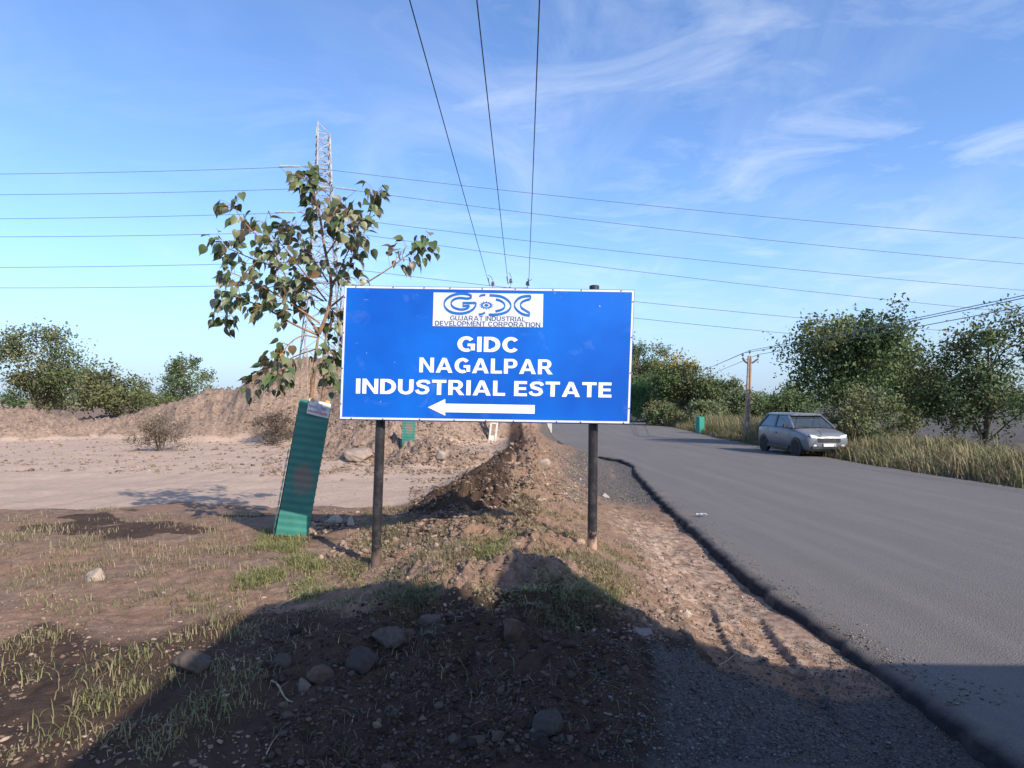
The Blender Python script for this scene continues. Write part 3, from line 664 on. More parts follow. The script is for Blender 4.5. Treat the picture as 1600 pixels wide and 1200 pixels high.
def make_sapling():
    rnd = random.Random(3); root = empty('sapling', P(497, 640, GD)); root.location.z = gp.z
    tag(root, 'young heart-leaved tree growing out of the leaning green tree guard', 'tree')
    O = root.location
    # (pixel path, depth shift at the end, radius at the start, leaves, share of the path that carries leaves)
    BR = [
     ('trunk', [(468,740),(481,660),(488,610),(492,560),(498,522)], 0, .036, 0, 0),
     ('trunk', [(498,522),(515,482),(519,440),(506,384),(500,335),(488,300),(478,278)], -.25, .022, 60, .45),
     ('trunk', [(474,740),(494,660),(508,606),(504,568),(508,528),(522,490)], .12, .024, 34, .55),
     ('branch', [(498,524),(458,507),(421,484),(385,470),(352,455)], -.2, .013, 42, .7),
     ('branch', [(498,520),(474,486),(455,452),(441,420),(424,384),(410,345)], .3, .015, 42, .6),
     ('branch', [(441,420),(402,408),(366,392),(338,380)], .5, .010, 34, .75),
     ('branch', [(516,480),(545,456),(576,440),(612,417),(640,396),(668,380)], .25, .012, 28, .42),
     ('branch', [(612,417),(622,400),(636,385)], .3, .007, 10, .6),
     ('branch', [(519,442),(545,412),(564,380),(576,342),(588,300)], .5, .013, 44, .62),
     ('branch', [(508,400),(528,372),(538,345),(542,330)], -.4, .010, 30, .7),
     ('branch', [(500,505),(446,468),(396,440),(352,422)], -.5, .011, 40, .8),
     ('branch', [(498,528),(470,522),(444,544),(432,572),(436,592)], -.3, .009, 36, .6),
     ('branch', [(510,470),(480,432),(456,402),(432,372)], -.55, .011, 42, .8),
     ('branch', [(506,562),(520,545),(528,575),(524,598)], .35, .009, 34, .8),
     ('branch', [(515,480),(532,500),(527,530)], .4, .008, 26, .8),
     ('branch', [(512,440),(490,405),(470,380),(462,345)], .55, .010, 36, .8),
     ('branch', [(520,440),(540,430),(556,436)], -.2, .008, 22, .8),
     ('branch', [(505,470),(470,450),(430,446),(400,455)], .6, .010, 40, .85),
     ('branch', [(519,450),(540,400),(555,372),(552,345)], -.6, .009, 34, .8),
     ('branch', [(494,545),(450,560),(420,590),(395,600)], .5, .008, 34, .7),
     ('branch', [(402,408),(378,430),(360,470),(350,500)], .3, .008, 28, .8),
     ('branch', [(424,384),(398,366),(376,340),(362,318)], -.1, .008, 28, .8),
     ('branch', [(522,490),(560,470),(590,480)], .4, .009, 10, .7),
     ('branch', [(500,345),(515,330),(540,320)], .3, .007, 12, .7)]
    wood = MB(); items = []; cols = []; br = MB(); n_b = 0
    pal = [(.085, .125, .045), (.11, .15, .055), (.065, .095, .04), (.15, .175, .08), (.19, .195, .105), (.26, .24, .15), (.10, .085, .05)]
    for kind, path, dd, r0, nl, share in BR:
        pts = []
        for k, (x, y) in enumerate(path):
            f = k/(len(path)-1); base = 0
            if kind == 'branch': base = 0
            pts.append(P(x, y, GD+dd*f**1.2+rnd.uniform(-.02, .02))-O)
        pts = smooth_path(pts, 2)
        rads = [max(.0035, r0*(1-.75*i/(len(pts)-1))) for i in range(len(pts))]
        (wood if kind == 'trunk' else br).tube(pts, rads, 8)
        for k in range(int(nl*1.3)):
            f = 1-share*rnd.random()**1.1; i = min(len(pts)-2, int(f*(len(pts)-1))); p = pts[i].lerp(pts[i+1], rnd.random())
            d = (pts[i+1]-pts[i]).normalized(); a = rnd.uniform(0, 2*math.pi)
            side = (d.orthogonal().normalized()); side = Matrix.Rotation(a, 3, d) @ side
            pd = (side*1.0+d*.5+Vector((0, 0, rnd.uniform(-.2, .45)))).normalized(); L = rnd.uniform(.06, .17)
            q = p+pd*L
            br.tube([p, p+pd*L*.6+Vector((0, 0, .01)), q], .0016, 3, False)
            ax = (pd*rnd.uniform(.35, 1.0)+Vector((0, 0, -rnd.uniform(.35, 1.25)))+Vector((rnd.uniform(-.3, .3), rnd.uniform(-.3, .3), 0)))
            nr = Vector((rnd.uniform(-.6, .9), rnd.uniform(-1, .6), rnd.uniform(.2, 1.0)))
            s = rnd.uniform(.068, .132)*(1.0 if rnd.random() < .85 else .7)
            items.append((q, ax, nr, s, rnd.uniform(.0, .3)))
            c = pal[int(rnd.random()**1.15*len(pal))]; u = rnd.random()
            if u < .012: c = (.36, .22, .05)
            elif u < .045: c = (.20, .125, .06)
            g = rnd.uniform(.8, 1.2); cols.append(tuple(x*g for x in c))
    # small twigs between the leaves
    for k in range(40):
        x = rnd.uniform(395, 560); y = rnd.uniform(330, 500); p = P(x, y, GD+rnd.uniform(-.4, .5))-O
        br.tube([p, p+Vector((rnd.uniform(-.1, .1), rnd.uniform(-.1, .1), rnd.uniform(.02, .14)))], .0022, 4, False)
    t_ = wood.build('trunk', MAT['bark'], root, True); br.build('branches', MAT['bark'], root, True)
    leaf_cloud('foliage', items, MAT['leaf'], root, cols)
    mb = MB()
    mb.tube([P(481, 700, GD-.05)-O, P(480, 545, GD-.05)-O], .0075, 6); mb.build('support_stake', MAT['twig'], root)
    mb = MB(); mb.tube([P(486, 700, GD+.05)-O, P(485, 560, GD)-O], .006, 6); mb.build('support_stake', MAT['twig'], root)
make_sapling()

# ------------------------------------------------------------------ far foliage
def leaf_quads(Pn, sizes, rng, aspect=.55, up=0.0):
    n = len(Pn); a = rng.normal(size=(n, 3)); a[:, 2] += up; a /= np.linalg.norm(a, axis=1)[:, None]
    b = rng.normal(size=(n, 3)); b -= a*np.sum(a*b, 1)[:, None]; b /= np.linalg.norm(b, axis=1)[:, None]
    s = sizes[:, None]
    V = np.stack([Pn-a*s*.5, Pn+b*s*aspect*.5, Pn+a*s*.5, Pn-b*s*aspect*.5], 1).reshape(-1, 3)
    return V, np.arange(4*n).reshape(-1, 4)
def make_tree(name, base, h, w, label, cat, pal, seed, group=None, n=5000, leaf=.16, blobs=14, low=.12, spire=.0, flowers=0, twigs=True, dens=1.0, aspect=.5):
    rng = np.random.default_rng(seed); rnd = random.Random(seed)
    root = empty(name, base); tag(root, label, cat, group)
    tr = MB(); tips = []
    ns = rnd.choice((2, 3, 4)) if cat != 'tree' else rnd.choice((1, 2, 2))
    for s in range(ns):
        a = rnd.uniform(0, 6.28); lean = w*.12
        trunk = smooth_path([Vector((rnd.uniform(-.1, .1), rnd.uniform(-.1, .1), -.2)), Vector((math.cos(a)*lean*.5, math.sin(a)*lean*.5, h*.25)), Vector((math.cos(a)*lean, math.sin(a)*lean, h*.62))], 2)
        tr.tube(trunk, [max(.02, h*.018*(1-.7*i/(len(trunk)-1))) for i in range(len(trunk))], 7)
        for k in range(max(3, blobs//ns)):
            i = rnd.randrange(2, len(trunk)); p0 = trunk[i]; a2 = rnd.uniform(0, 6.28)
            zz = h*(low+.1+(.88-low)*rnd.random()**.8); rr = w*.5*math.sqrt(max(.05, 1-abs((zz/h-.45)/.62)**2))*(.35+.6*rnd.random())
            p2 = Vector((math.cos(a2)*rr, math.sin(a2)*rr, zz)); pm = p0.lerp(p2, .5)+Vector((0, 0, .06*h))
            limb = smooth_path([p0, pm, p2], 2); tr.tube(limb, [max(.008, h*.008*(1-.8*i_/(len(limb)-1))) for i_ in range(len(limb))], 5); tips.append((p2, limb))
    tr.build('trunk', MAT['darkbark'], root, True)
    # leaf sprays: clumps along every limb, each clump a bundle of short shoots
    per = max(20, n//len(tips)); Ps = []; Cs = []; pal = np.array(pal)
    for (c, limb) in tips:
        r = w*rnd.uniform(.10, .21); k = int(per*rnd.uniform(.6, 1.4))
        sh = rng.normal(size=(9, 3))*np.array([1, 1, .75]); sh /= np.linalg.norm(sh, axis=1)[:, None]
        idx = rng.integers(0, 9, k); t = rng.random(k)**.6
        q = np.array(c)+sh[idx]*(t*r)[:, None]*1.25+rng.normal(size=(k, 3))*r*.26
        Ps.append(q); tone = pal[rng.integers(0, len(pal))]
        Cs.append(tone*rng.uniform(.7, 1.3, (k, 1))*.7+.3*pal[rng.integers(0, len(pal), k)])
        k2 = per//4; u = rng.random(k2); L = np.array([tuple(v) for v in limb]); ii = (u*(len(L)-1)).astype(int)
        Ps.append(L[ii]+rng.normal(size=(k2, 3))*r*.35); Cs.append(tone*rng.uniform(.6, 1.2, (k2, 1)))
    Pn = np.concatenate(Ps); Cn = np.concatenate(Cs); keep = Pn[:, 2] > .05*h; Pn, Cn = Pn[keep], Cn[keep]
    sz = leaf*rng.uniform(.6, 1.5, len(Pn)); V, F = leaf_quads(Pn, sz, rng, aspect, .2)
    mesh_np('crown', V, F, MAT['farleaf'], root, np.repeat(Cn, 4, 0))
    if flowers:
        top = np.argsort(-Pn[:, 2]-rng.random(len(Pn))*h*.35)[:flowers]
        V, F = leaf_quads(Pn[top]+np.array([0, -.05, .05]), leaf*.8*np.ones(flowers), rng, .8, .2)
        mesh_np('blossom', V, F, MAT['farleaf'], root, np.repeat(np.array([[.50, .36, .05]])*rng.uniform(.7, 1.2, (flowers, 1)), 4, 0))
    return root
GREEN = [(.08, .125, .048), (.11, .15, .056), (.068, .105, .045), (.15, .165, .07)]
BRIGHT = [(.07, .16, .055), (.095, .20, .065), (.055, .125, .045)]
OLIVE = [(.12, .135, .055), (.16, .16, .07), (.09, .105, .045), (.20, .185, .09)]
PALE = [(.155, .19, .09), (.19, .215, .11), (.12, .155, .07)]
def on_ground(px, D, dz=-.05):
    x = (px-800)/FPX*D; return Vector((x, D, float(height(np.array([x]), np.array([D]))[0])+dz))
def T(name, px, D, top, wpx, label, cat, pal, seed, **kw):
    b = on_ground(px, D); h = EYE-(top-HOR)/FPX*D-b.z; return make_tree(name, b, h, wpx/FPX*D, label, cat, pal, seed, **kw)
T('leafy_tree', 996, 78, 536, 112, 'tallest dark green tree right beside the signboard edge', 'tree', GREEN+OLIVE[:1], 11, n=17000, leaf=.24, blobs=34, flowers=140, low=.02)
T('feathery_bush', 1012, 70, 600, 84, 'bright green feathery bush under the tallest tree by the road', 'bush', BRIGHT, 12, n=12000, leaf=.24, blobs=30, low=.02, aspect=.28)
T('flowering_tree', 1064, 66, 573, 112, 'spreading green tree dotted with yellow blossom on its top', 'tree', GREEN+OLIVE[:2], 13, n=17000, leaf=.22, blobs=38, flowers=520, low=.02)
T('roadside_bush', 1126, 64, 598, 92, 'low olive green bush between yellow blossomed tree and leaning pole', 'bush', OLIVE[:2]+GREEN, 14, n=12000, leaf=.22, blobs=30, low=.02)
T('roadside_bush', 1160, 58, 618, 70, 'pale green bush directly behind the leaning electric pole', 'bush', PALE, 15, n=9000, leaf=.20, blobs=26, low=.02)
T('roadside_bush', 1102, 56, 632, 70, 'greyish green low bush behind the small green tree guard', 'bush', PALE+OLIVE[:1], 16, n=8000, leaf=.2, blobs=26, low=.02)
T('roadside_bush', 1036, 60, 634, 60, 'small yellowish green bush at the verge below the flowering tree', 'bush', PALE+OLIVE, 17, n=7000, leaf=.19, blobs=24, low=.02)
T('leafy_tree', 1325, 30, 500, 190, 'dark green roadside tree standing behind the grey car', 'tree', GREEN, 18, n=16000, leaf=.17, blobs=30, low=.10)
T('leafy_tree', 1420, 34, 520, 170, 'rounded olive tree to the right of the grey car', 'tree', GREEN+OLIVE, 19, n=12000, leaf=.17, blobs=26)
T('leafy_tree', 1540, 28, 500, 190, 'tree with drooping olive crown at the right end of the verge', 'tree', OLIVE+GREEN, 20, n=12000, leaf=.15, blobs=26)
T('roadside_bush', 1230, 52, 606, 90, 'dense green bush right of the leaning electric pole', 'bush', GREEN, 21, n=6000, leaf=.2, blobs=18, low=.02)
T('roadside_bush', 1360, 26, 612, 120, 'thorny pale bush in the dry grass between two roadside trees', 'bush', PALE+OLIVE, 22, n=6000, leaf=.11, blobs=20, low=.02)
T('leafy_tree', 60, 46, 520, 150, 'green tree behind the dirt heaps at far left', 'tree', GREEN+OLIVE, 23, n=9000, leaf=.2, blobs=24)
T('roadside_bush', 180, 40, 588, 130, 'wide olive bush on the heaps at left', 'bush', OLIVE, 24, n=7000, leaf=.18, blobs=20, low=.02)
T('leafy_tree', 300, 70, 560, 90, 'distant tree seen over the dirt heaps left of sapling', 'tree', GREEN, 25, n=6000, leaf=.24, blobs=20)
T('dry_bush', 428, 22.5, 646, 70, 'leafless grey brown bush at the foot of the dirt heap', 'bush', [(.13, .095, .07), (.10, .075, .06), (.17, .13, .10)], 26, n=2600, leaf=.09, blobs=26, low=.02, aspect=.22)
T('dry_bush', 250, 20, 655, 90, 'wiry dry bush on the heap at the far left', 'bush', [(.15, .11, .075), (.12, .10, .06)], 27, n=2600, leaf=.08, blobs=26, low=.02, aspect=.22)
def far_wood():
    rng = np.random.default_rng(5); Ps = []; Cs = []
    for k in range(150):
        a = rng.uniform(-46, 46); D = rng.uniform(115, 190); x = D*math.tan(R(a)); h = rng.uniform(3, 6.5)
        if roadL(np.array(D))-6 < x < roadR(np.array(D))+4: continue
        z = float(height(np.array([x]), np.array([D]))[0]); k_ = 420
        sh = rng.normal(size=(7, 3)); sh /= np.linalg.norm(sh, axis=1)[:, None]; sh[:, 2] = np.abs(sh[:, 2])
        q = np.array([x, D, z+h*.3])+sh[rng.integers(0, 7, k_)]*(rng.random(k_)**.5)[:, None]*np.array([h*.8, h*.8, h*.6])+rng.normal(size=(k_, 3))*.5
        Ps.append(q); Cs.append(np.array(GREEN+PALE)[rng.integers(0, 7)]*rng.uniform(.8, 1.3, (k_, 1)))
    Pn = np.concatenate(Ps); V, F = leaf_quads(Pn, rng.uniform(.35, .8, len(Pn)), rng, .6, .2)
    tag(mesh_np('far_wood', V, F, MAT['farleaf'], None, np.repeat(np.concatenate(Cs), 4, 0)), 'far line of scrub and trees along the horizon', 'woods', kind='stuff')
far_wood()

# ------------------------------------------------------------------ grass, clods, gravel, rocks
def blades(n_tufts, xy, per, h, spread, pal, rng, width=.006, lean=.6, curl=.25):
    """curved tapering blades, two segments each"""
    n = n_tufts*per; base = np.repeat(xy, per, 0)+rng.normal(size=(n, 2))*spread
    z = height(base[:, 0], base[:, 1])-.006; hh = h*rng.uniform(.45, 1.25, n)*np.repeat(rng.uniform(.6, 1.3, n_tufts), per)
    a = rng.uniform(0, 2*np.pi, n); ln = lean*rng.uniform(.1, 1.2, n); dx, dy = np.cos(a), np.sin(a)
    B = np.stack([base[:, 0], base[:, 1], z], -1); out = np.stack([dx, dy, np.zeros(n)], -1); sd = np.stack([-dy, dx, np.zeros(n)], -1)
    w = (width*rng.uniform(.6, 1.3, n))[:, None]
    M_ = B+out*(hh*ln*.35)[:, None]+np.array([0, 0, 1])*(hh*.62)[:, None]; Tp = B+out*(hh*ln)[:, None]+np.array([0, 0, 1])*(hh*(1-.25*ln))[:, None]
    V = np.stack([B-sd*w, B+sd*w, M_+sd*w*.8, M_-sd*w*.8, Tp+sd*w*.15, Tp-sd*w*.15], 1).reshape(-1, 3)
    i = np.arange(n)[:, None]*6; F = np.concatenate([i+np.array([[0, 1, 2, 3]]), i+np.array([[3, 2, 4, 5]])], 0)
    pal = np.array(pal); c = pal[np.repeat(rng.integers(0, len(pal), n_tufts), per)]*.6+.4*pal[rng.integers(0, len(pal), n)]; c = c*rng.uniform(.75, 1.25, (n, 1))
    return V, F, np.repeat(c, 6, 0)
def zone(px0, py0, px1, py1, n, rng):
    """ground points under a window of the view"""
    D = np.geomspace(1.6, 60, 620); px = rng.uniform(px0, px1, n); py = rng.uniform(py0, py1, n); out = []
    X = (px[:, None]-800)/FPX*D[None]; Z = EYE-(py[:, None]-HOR)/FPX*D[None]; Hh = masks(X, np.broadcast_to(D, X.shape))[0]
    i = np.argmax(Z < Hh, 1); d = D[i]*(1-rng.random(n)*.0062); return np.stack([(px-800)/FPX*d, d], -1)
def make_grass():
    rng = np.random.default_rng(9); parts = []
    LUSH = [(.19, .20, .07), (.26, .25, .095), (.14, .155, .06), (.32, .29, .14)]; DRY = [(.36, .29, .17), (.30, .24, .14), (.22, .20, .10), (.42, .34, .21)]; MIX = [(.19, .18, .08), (.31, .25, .14), (.36, .28, .18), (.14, .145, .065), (.25, .175, .11)]
    SHD = [(.10, .115, .05), (.15, .135, .075), (.20, .165, .105)]  # darker blades for the shaded zones, shade put into the colour
    def add(z, n, per, h, sp, pal, width=.0024, lean=1.15, thr=.0):
        xy = zone(*z, n, rng); k = fbm(xy[:, 0]*1.9, xy[:, 1]*1.9, 4, 77)+.12*rng.normal(size=n) > thr; xy = xy[k]
        if len(xy): parts.append(blades(len(xy), xy, per, h, sp, pal, rng, width, lean))
    add((380, 872, 495, 945), 420, 34, .055, .06, LUSH, thr=.08); add((490, 855, 620, 900), 300, 24, .042, .06, MIX, thr=.2)
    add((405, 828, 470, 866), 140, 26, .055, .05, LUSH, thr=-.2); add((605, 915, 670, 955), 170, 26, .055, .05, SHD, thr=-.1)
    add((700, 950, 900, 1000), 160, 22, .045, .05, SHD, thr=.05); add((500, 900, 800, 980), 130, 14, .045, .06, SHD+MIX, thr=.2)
    add((560, 790, 640, 850), 200, 20, .06, .05, MIX, thr=.08); add((640, 820, 760, 870), 220, 20, .045, .05, MIX, thr=.1)
    add((735, 770, 930, 870), 1100, 22, .042, .06, DRY+MIX, thr=.10); add((840, 850, 1010, 915), 620, 24, .046, .06, MIX+DRY[:2], thr=.10)
    add((890, 905, 960, 945), 220, 26, .05, .05, LUSH+MIX, thr=-.3); add((740, 848, 790, 880), 90, 26, .045, .05, LUSH[:3], thr=-.2)
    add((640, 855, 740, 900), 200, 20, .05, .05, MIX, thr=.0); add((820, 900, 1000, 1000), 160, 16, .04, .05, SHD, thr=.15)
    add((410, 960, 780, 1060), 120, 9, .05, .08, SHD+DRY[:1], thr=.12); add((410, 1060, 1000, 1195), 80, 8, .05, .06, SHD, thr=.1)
    add((800, 700, 920, 780), 220, 14, .06, .08, DRY, thr=.1); add((690, 700, 760, 790), 60, 14, .07, .06, DRY, thr=.05)
    add((0, 800, 400, 900), 420, 24, .07, .08, MIX+DRY, thr=.05); add((0, 900, 400, 1190), 340, 24, .06, .07, MIX+LUSH, thr=.05); add((410, 690, 800, 760), 60, 12, .08, .06, DRY, thr=.1)
    for z, n, pal in (((380, 820, 1010, 960), 420, DRY), ((400, 950, 1000, 1150), 240, SHD[1:]+DRY[2:3]), ((640, 770, 930, 880), 260, DRY)):   # fallen straws
        xy = zone(*z, n, rng); xy = xy[xy[:, 0] < roadL(xy[:, 1])-.3]; parts.append(blades(len(xy), xy, 2, .022, .04, pal, rng, .0022, 6.0))
    # creeping weeds: small leaves close to the soil
    for z, n, pal, thr in (((380, 850, 620, 950), 260, LUSH, -.1), ((600, 905, 690, 960), 150, SHD, -.1), ((735, 775, 1010, 935), 420, MIX+LUSH, -.05), ((560, 790, 760, 870), 160, MIX, .0), ((680, 930, 1000, 1010), 140, SHD, .1)):
        xy = zone(*z, n, rng); xy = xy[fbm(xy[:, 0]*1.9, xy[:, 1]*1.9, 4, 77) > thr]
        if len(xy): parts.append(blades(len(xy), xy, 16, .030, .035, pal, rng, .0065, 1.7))
    V = []; F = []; C = []; o = 0
    for v, f, c in parts: V.append(v); F.append(f+o); C.append(c); o += len(v)
    tag(mesh_np('grass', np.concatenate(V), np.concatenate(F), MAT['grass'], None, np.concatenate(C)), 'short green and straw coloured grass on the roadside mound', 'grass', kind='stuff')
    # tall dry grass on the far verge
    parts = []; DG = [(.30, .25, .13), (.24, .21, .10), (.36, .28, .17), (.17, .18, .07), (.27, .19, .13)]
    y = np.concatenate([rng.uniform(27, 66, 3600), rng.uniform(9, 27, 1500)]); off = rng.random(len(y))**1.3*4.2+.35; x = roadR(y)+off
    k = fbm(x*.35, y*.35, 3, 78)+.35*rng.random(len(y)) > -.12; x, y = x[k], y[k]
    parts.append(blades(len(x), np.stack([x, y], -1), 16, .50, .18, DG+OLIVE[1:], rng, .012, .8))
    y2 = rng.uniform(25, 60, 900); x2 = roadR(y2)+rng.uniform(1.0, 5, 900)
    parts.append(blades(900, np.stack([x2, y2], -1), 14, .95, .26, DG+OLIVE[:2]+PALE[:1], rng, .016, .7))
    V = []; F = []; C = []; o = 0
    for v, f, c in parts: V.append(v); F.append(f+o); C.append(c); o += len(v)
    tag(mesh_np('dry_grass', np.concatenate(V), np.concatenate(F), MAT['grass'], None, np.concatenate(C)), 'tall dry yellow grass along the far edge of the road', 'grass', kind='stuff')
make_grass()

def ico(sub):
    bm = bmesh.new(); bmesh.ops.create_icosphere(bm, subdivisions=sub, radius=1)
    V = np.array([tuple(v.co) for v in bm.verts]); F = np.array([[v.index for v in f.verts] for f in bm.faces]); bm.free(); return V, F
ICO1, ICO2, ICO3, ICO4 = ico(1), ico(2), ico(3), ico(4)
def lumps(name, xy, sizes, pal, rng, mat, label, cat, sink=.25, base=ICO1, flat=.75, zf=None):
    n = len(xy); V0, F0 = base; nv = len(V0)
    var = []
    for k in range(12):
        d = rng.normal(size=(5, 3)); d /= np.linalg.norm(d, axis=1)[:, None]; w = V0.copy()
        for j in range(5):
            pr = w @ d[j]; w = w-np.outer(np.clip(pr-rng.uniform(.35, .7), 0, None), d[j])
        var.append(w*rng.uniform(.55, 1.3, (nv, 1)) if nv < 20 else w*rng.uniform(.9, 1.1, (nv, 1)))
    var = np.array(var); W = var[rng.integers(0, 12, n)]
    a = rng.uniform(0, 6.28, n); sc = np.stack([rng.uniform(.55, 1.5, n), rng.uniform(.55, 1.4, n), flat*rng.uniform(.5, 1.2, n)], -1)*sizes[:, None]
    W = W*sc[:, None, :]; ca, sa = np.cos(a)[:, None], np.sin(a)[:, None]
    X = W[..., 0]*ca-W[..., 1]*sa; Y = W[..., 0]*sa+W[..., 1]*ca; z = height(xy[:, 0], xy[:, 1]) if zf is None else zf(xy[:, 0], xy[:, 1])
    V = np.stack([X+xy[:, :1], Y+xy[:, 1:2], W[..., 2]+(z+sizes*flat*(1-2*sink)*.6)[:, None]], -1).reshape(-1, 3)
    F = (F0[None]+(np.arange(n)*nv)[:, None, None]).reshape(-1, 3)
    pal = np.array(pal); c = pal[rng.integers(0, len(pal), n)]*rng.uniform(.75, 1.25, (n, 1))
    return tag(mesh_np(name, V, F, mat, None, np.repeat(c, nv, 0)), label, cat, kind='stuff')
def make_clods():
    rng = np.random.default_rng(21); Z = []; Sz = []
    def add(z, n, s0, s1, thin=0):
        xy = zone(*z, n, rng); s = s0*(s1/s0)**(rng.random(n)**2.2)
        k = (xy[:, 0] < roadL(xy[:, 1])-.12) & (xy[:, 1] < 45)
        if thin: k &= fbm(xy[:, 0]*1.2, xy[:, 1]*1.2, 3, 33) > thin
        Z.append(xy[k]); Sz.append(s[k])
    add((640, 690, 840, 850), 9000, .008, .042, -.3)
    xy = np.concatenate(Z); s = np.concatenate(Sz); lumps('dark_clods', xy, s, [(.13, .088, .066), (.10, .068, .052), (.17, .12, .09), (.24, .17, .13)], rng, MAT['clod'], 'dark moist clods heaped on the left flank of the ridge', 'soil clods', sink=.25); Z = []; Sz = []  # clod colours mix dark soil with the shade of the flank
    add((640, 665, 850, 860), 3000, .008, .045, -.3); add((800, 690, 930, 790), 3600, .008, .050)
    add((480, 795, 740, 880), 3200, .006, .050, -.15); add((410, 600, 800, 745), 15000, .012, .075, -.25); add((0, 600, 410, 740), 6000, .012, .08, -.2); add((520, 660, 800, 760), 260, .05, .13, -.1)
    add((900, 740, 1190, 1000), 6500, .004, .026, -.3); add((560, 840, 1000, 960), 5500, .0035, .024, -.25); add((480, 800, 760, 900), 2600, .004, .03, -.1)
    add((1005, 885, 1090, 975), 420, .007, .034); add((410, 740, 720, 800), 420, .006, .022)
    add((0, 800, 420, 1200), 2400, .005, .022, -.1)
    xy = np.concatenate(Z); s = np.concatenate(Sz)
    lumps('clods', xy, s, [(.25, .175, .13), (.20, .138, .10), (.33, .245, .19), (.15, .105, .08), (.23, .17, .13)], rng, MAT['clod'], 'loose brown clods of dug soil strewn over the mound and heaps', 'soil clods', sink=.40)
    Z = []; Sz = []
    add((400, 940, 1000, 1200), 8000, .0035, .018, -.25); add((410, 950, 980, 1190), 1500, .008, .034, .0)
    lumps('crumbs', np.concatenate(Z), np.concatenate(Sz), [(.060, .046, .038), (.085, .064, .052), (.042, .034, .030), (.12, .092, .076)], rng, MAT['clod'], 'dark crumbs of moist soil on the shaded bank', 'soil crumbs', sink=.35)  # crumb colours darkened to hold the shade of the bank
    Z = []; Sz = []
    def addg(z, n, s0, s1):
        xy = zone(*z, n, rng); k = (xy[:, 0] < roadL(xy[:, 1])-.04) & (S(.15, 1.0, xy[:, 0]+.45*fbm(xy[:, 0]*1.5, xy[:, 1]*1.5, 3, 34)) > rng.random(n)); Z.append(xy[k]); Sz.append(s0+(s1-s0)*rng.random(k.sum())**2)
    addg((900, 1010, 1500, 1200), 14000, .003, .0105); addg((850, 690, 1020, 790), 6500, .010, .022); addg((990, 940, 1200, 1020), 900, .005, .012); addg((940, 1040, 1400, 1200), 350, .010, .018)
    lumps('gravel', np.concatenate(Z), np.concatenate(Sz), [(.105, .097, .092), (.15, .137, .13), (.07, .065, .063), (.19, .175, .16)], rng, MAT['clod'], 'grey stone chippings scattered on the road shoulder', 'gravel')
make_clods()
def make_spill():
    rng = np.random.default_rng(44); n = 2600; y = 3.5+26*rng.random(n)**1.6; x = roadL(y)+.05+rng.exponential(.22, n)*(.5+S(-.2, .5, fbm(y*.8, y*0, 3, 45))); k = x < roadL(y)+1.6; x, y = x[k], y[k]
    lumps('spilled_grit', np.stack([x, y], -1), .003+.009*rng.random(len(x))**2.5, [(.20, .17, .145), (.15, .135, .125), (.30, .235, .185), (.09, .085, .08)], rng, MAT['clod'], 'grit and soil crumbs spilled over the asphalt edge', 'grit', sink=.3, zf=lambda a, b: zr(b)+.004)
make_spill()

def make_rock(px, py, wpx, hpx, label, color, seed, name='rock', flat=1.0, sub=ICO3, group=None, angular=.62):
    rng = np.random.default_rng(seed); xy = zone(px, py+hpx*.32, px+.01, py+hpx*.32+.01, 1, rng)[0]; D = xy[1]
    V, F = sub; d = rng.normal(size=(11, 3)); d /= np.linalg.norm(d, axis=1)[:, None]; W = V.copy()
    for j in range(11):
        pr = W @ d[j]; W = W-np.outer(np.clip(pr-rng.uniform(angular-.12, angular+.2), 0, None), d[j])
    q = V*2.2+seed
    W *= (1+.10*fbm(q[:, 0]+q[:, 2]*.7, q[:, 1]-q[:, 2]*.5, 4, seed)+.035*fbm(q[:, 0]*4+q[:, 2]*3, q[:, 1]*4-q[:, 2]*2, 3, seed+1))[:, None]
    W /= np.abs(W).max(0)
    sx = wpx/FPX*D/2; sz = hpx/FPX*D/2*1.15*flat; W = W*np.array([sx, sx*rng.uniform(.65, .9), sz]); a = rng.uniform(-.4, .4)
    W = np.stack([W[:, 0]*math.cos(a)-W[:, 1]*math.sin(a), W[:, 0]*math.sin(a)+W[:, 1]*math.cos(a), W[:, 2]], -1)
    c = np.array(color)*(1+.25*fbm(q[:, 0]*2, q[:, 1]*2+q[:, 2], 3, seed+5))[:, None]
    o = mesh_np(name, W, F, MAT['rock'], None, np.clip(c, .01, .9), True)
    o.location = (xy[0], D, float(height(np.array([xy[0]]), np.array([D]))[0])+sz*.22)
    tag(o, label, 'rock', group)
GR = (.095, .074, .062); BRN = (.10, .070, .053); PAL = (.155, .122, .10); GRN = (.070, .064, .054); DK = (.04, .034, .032)
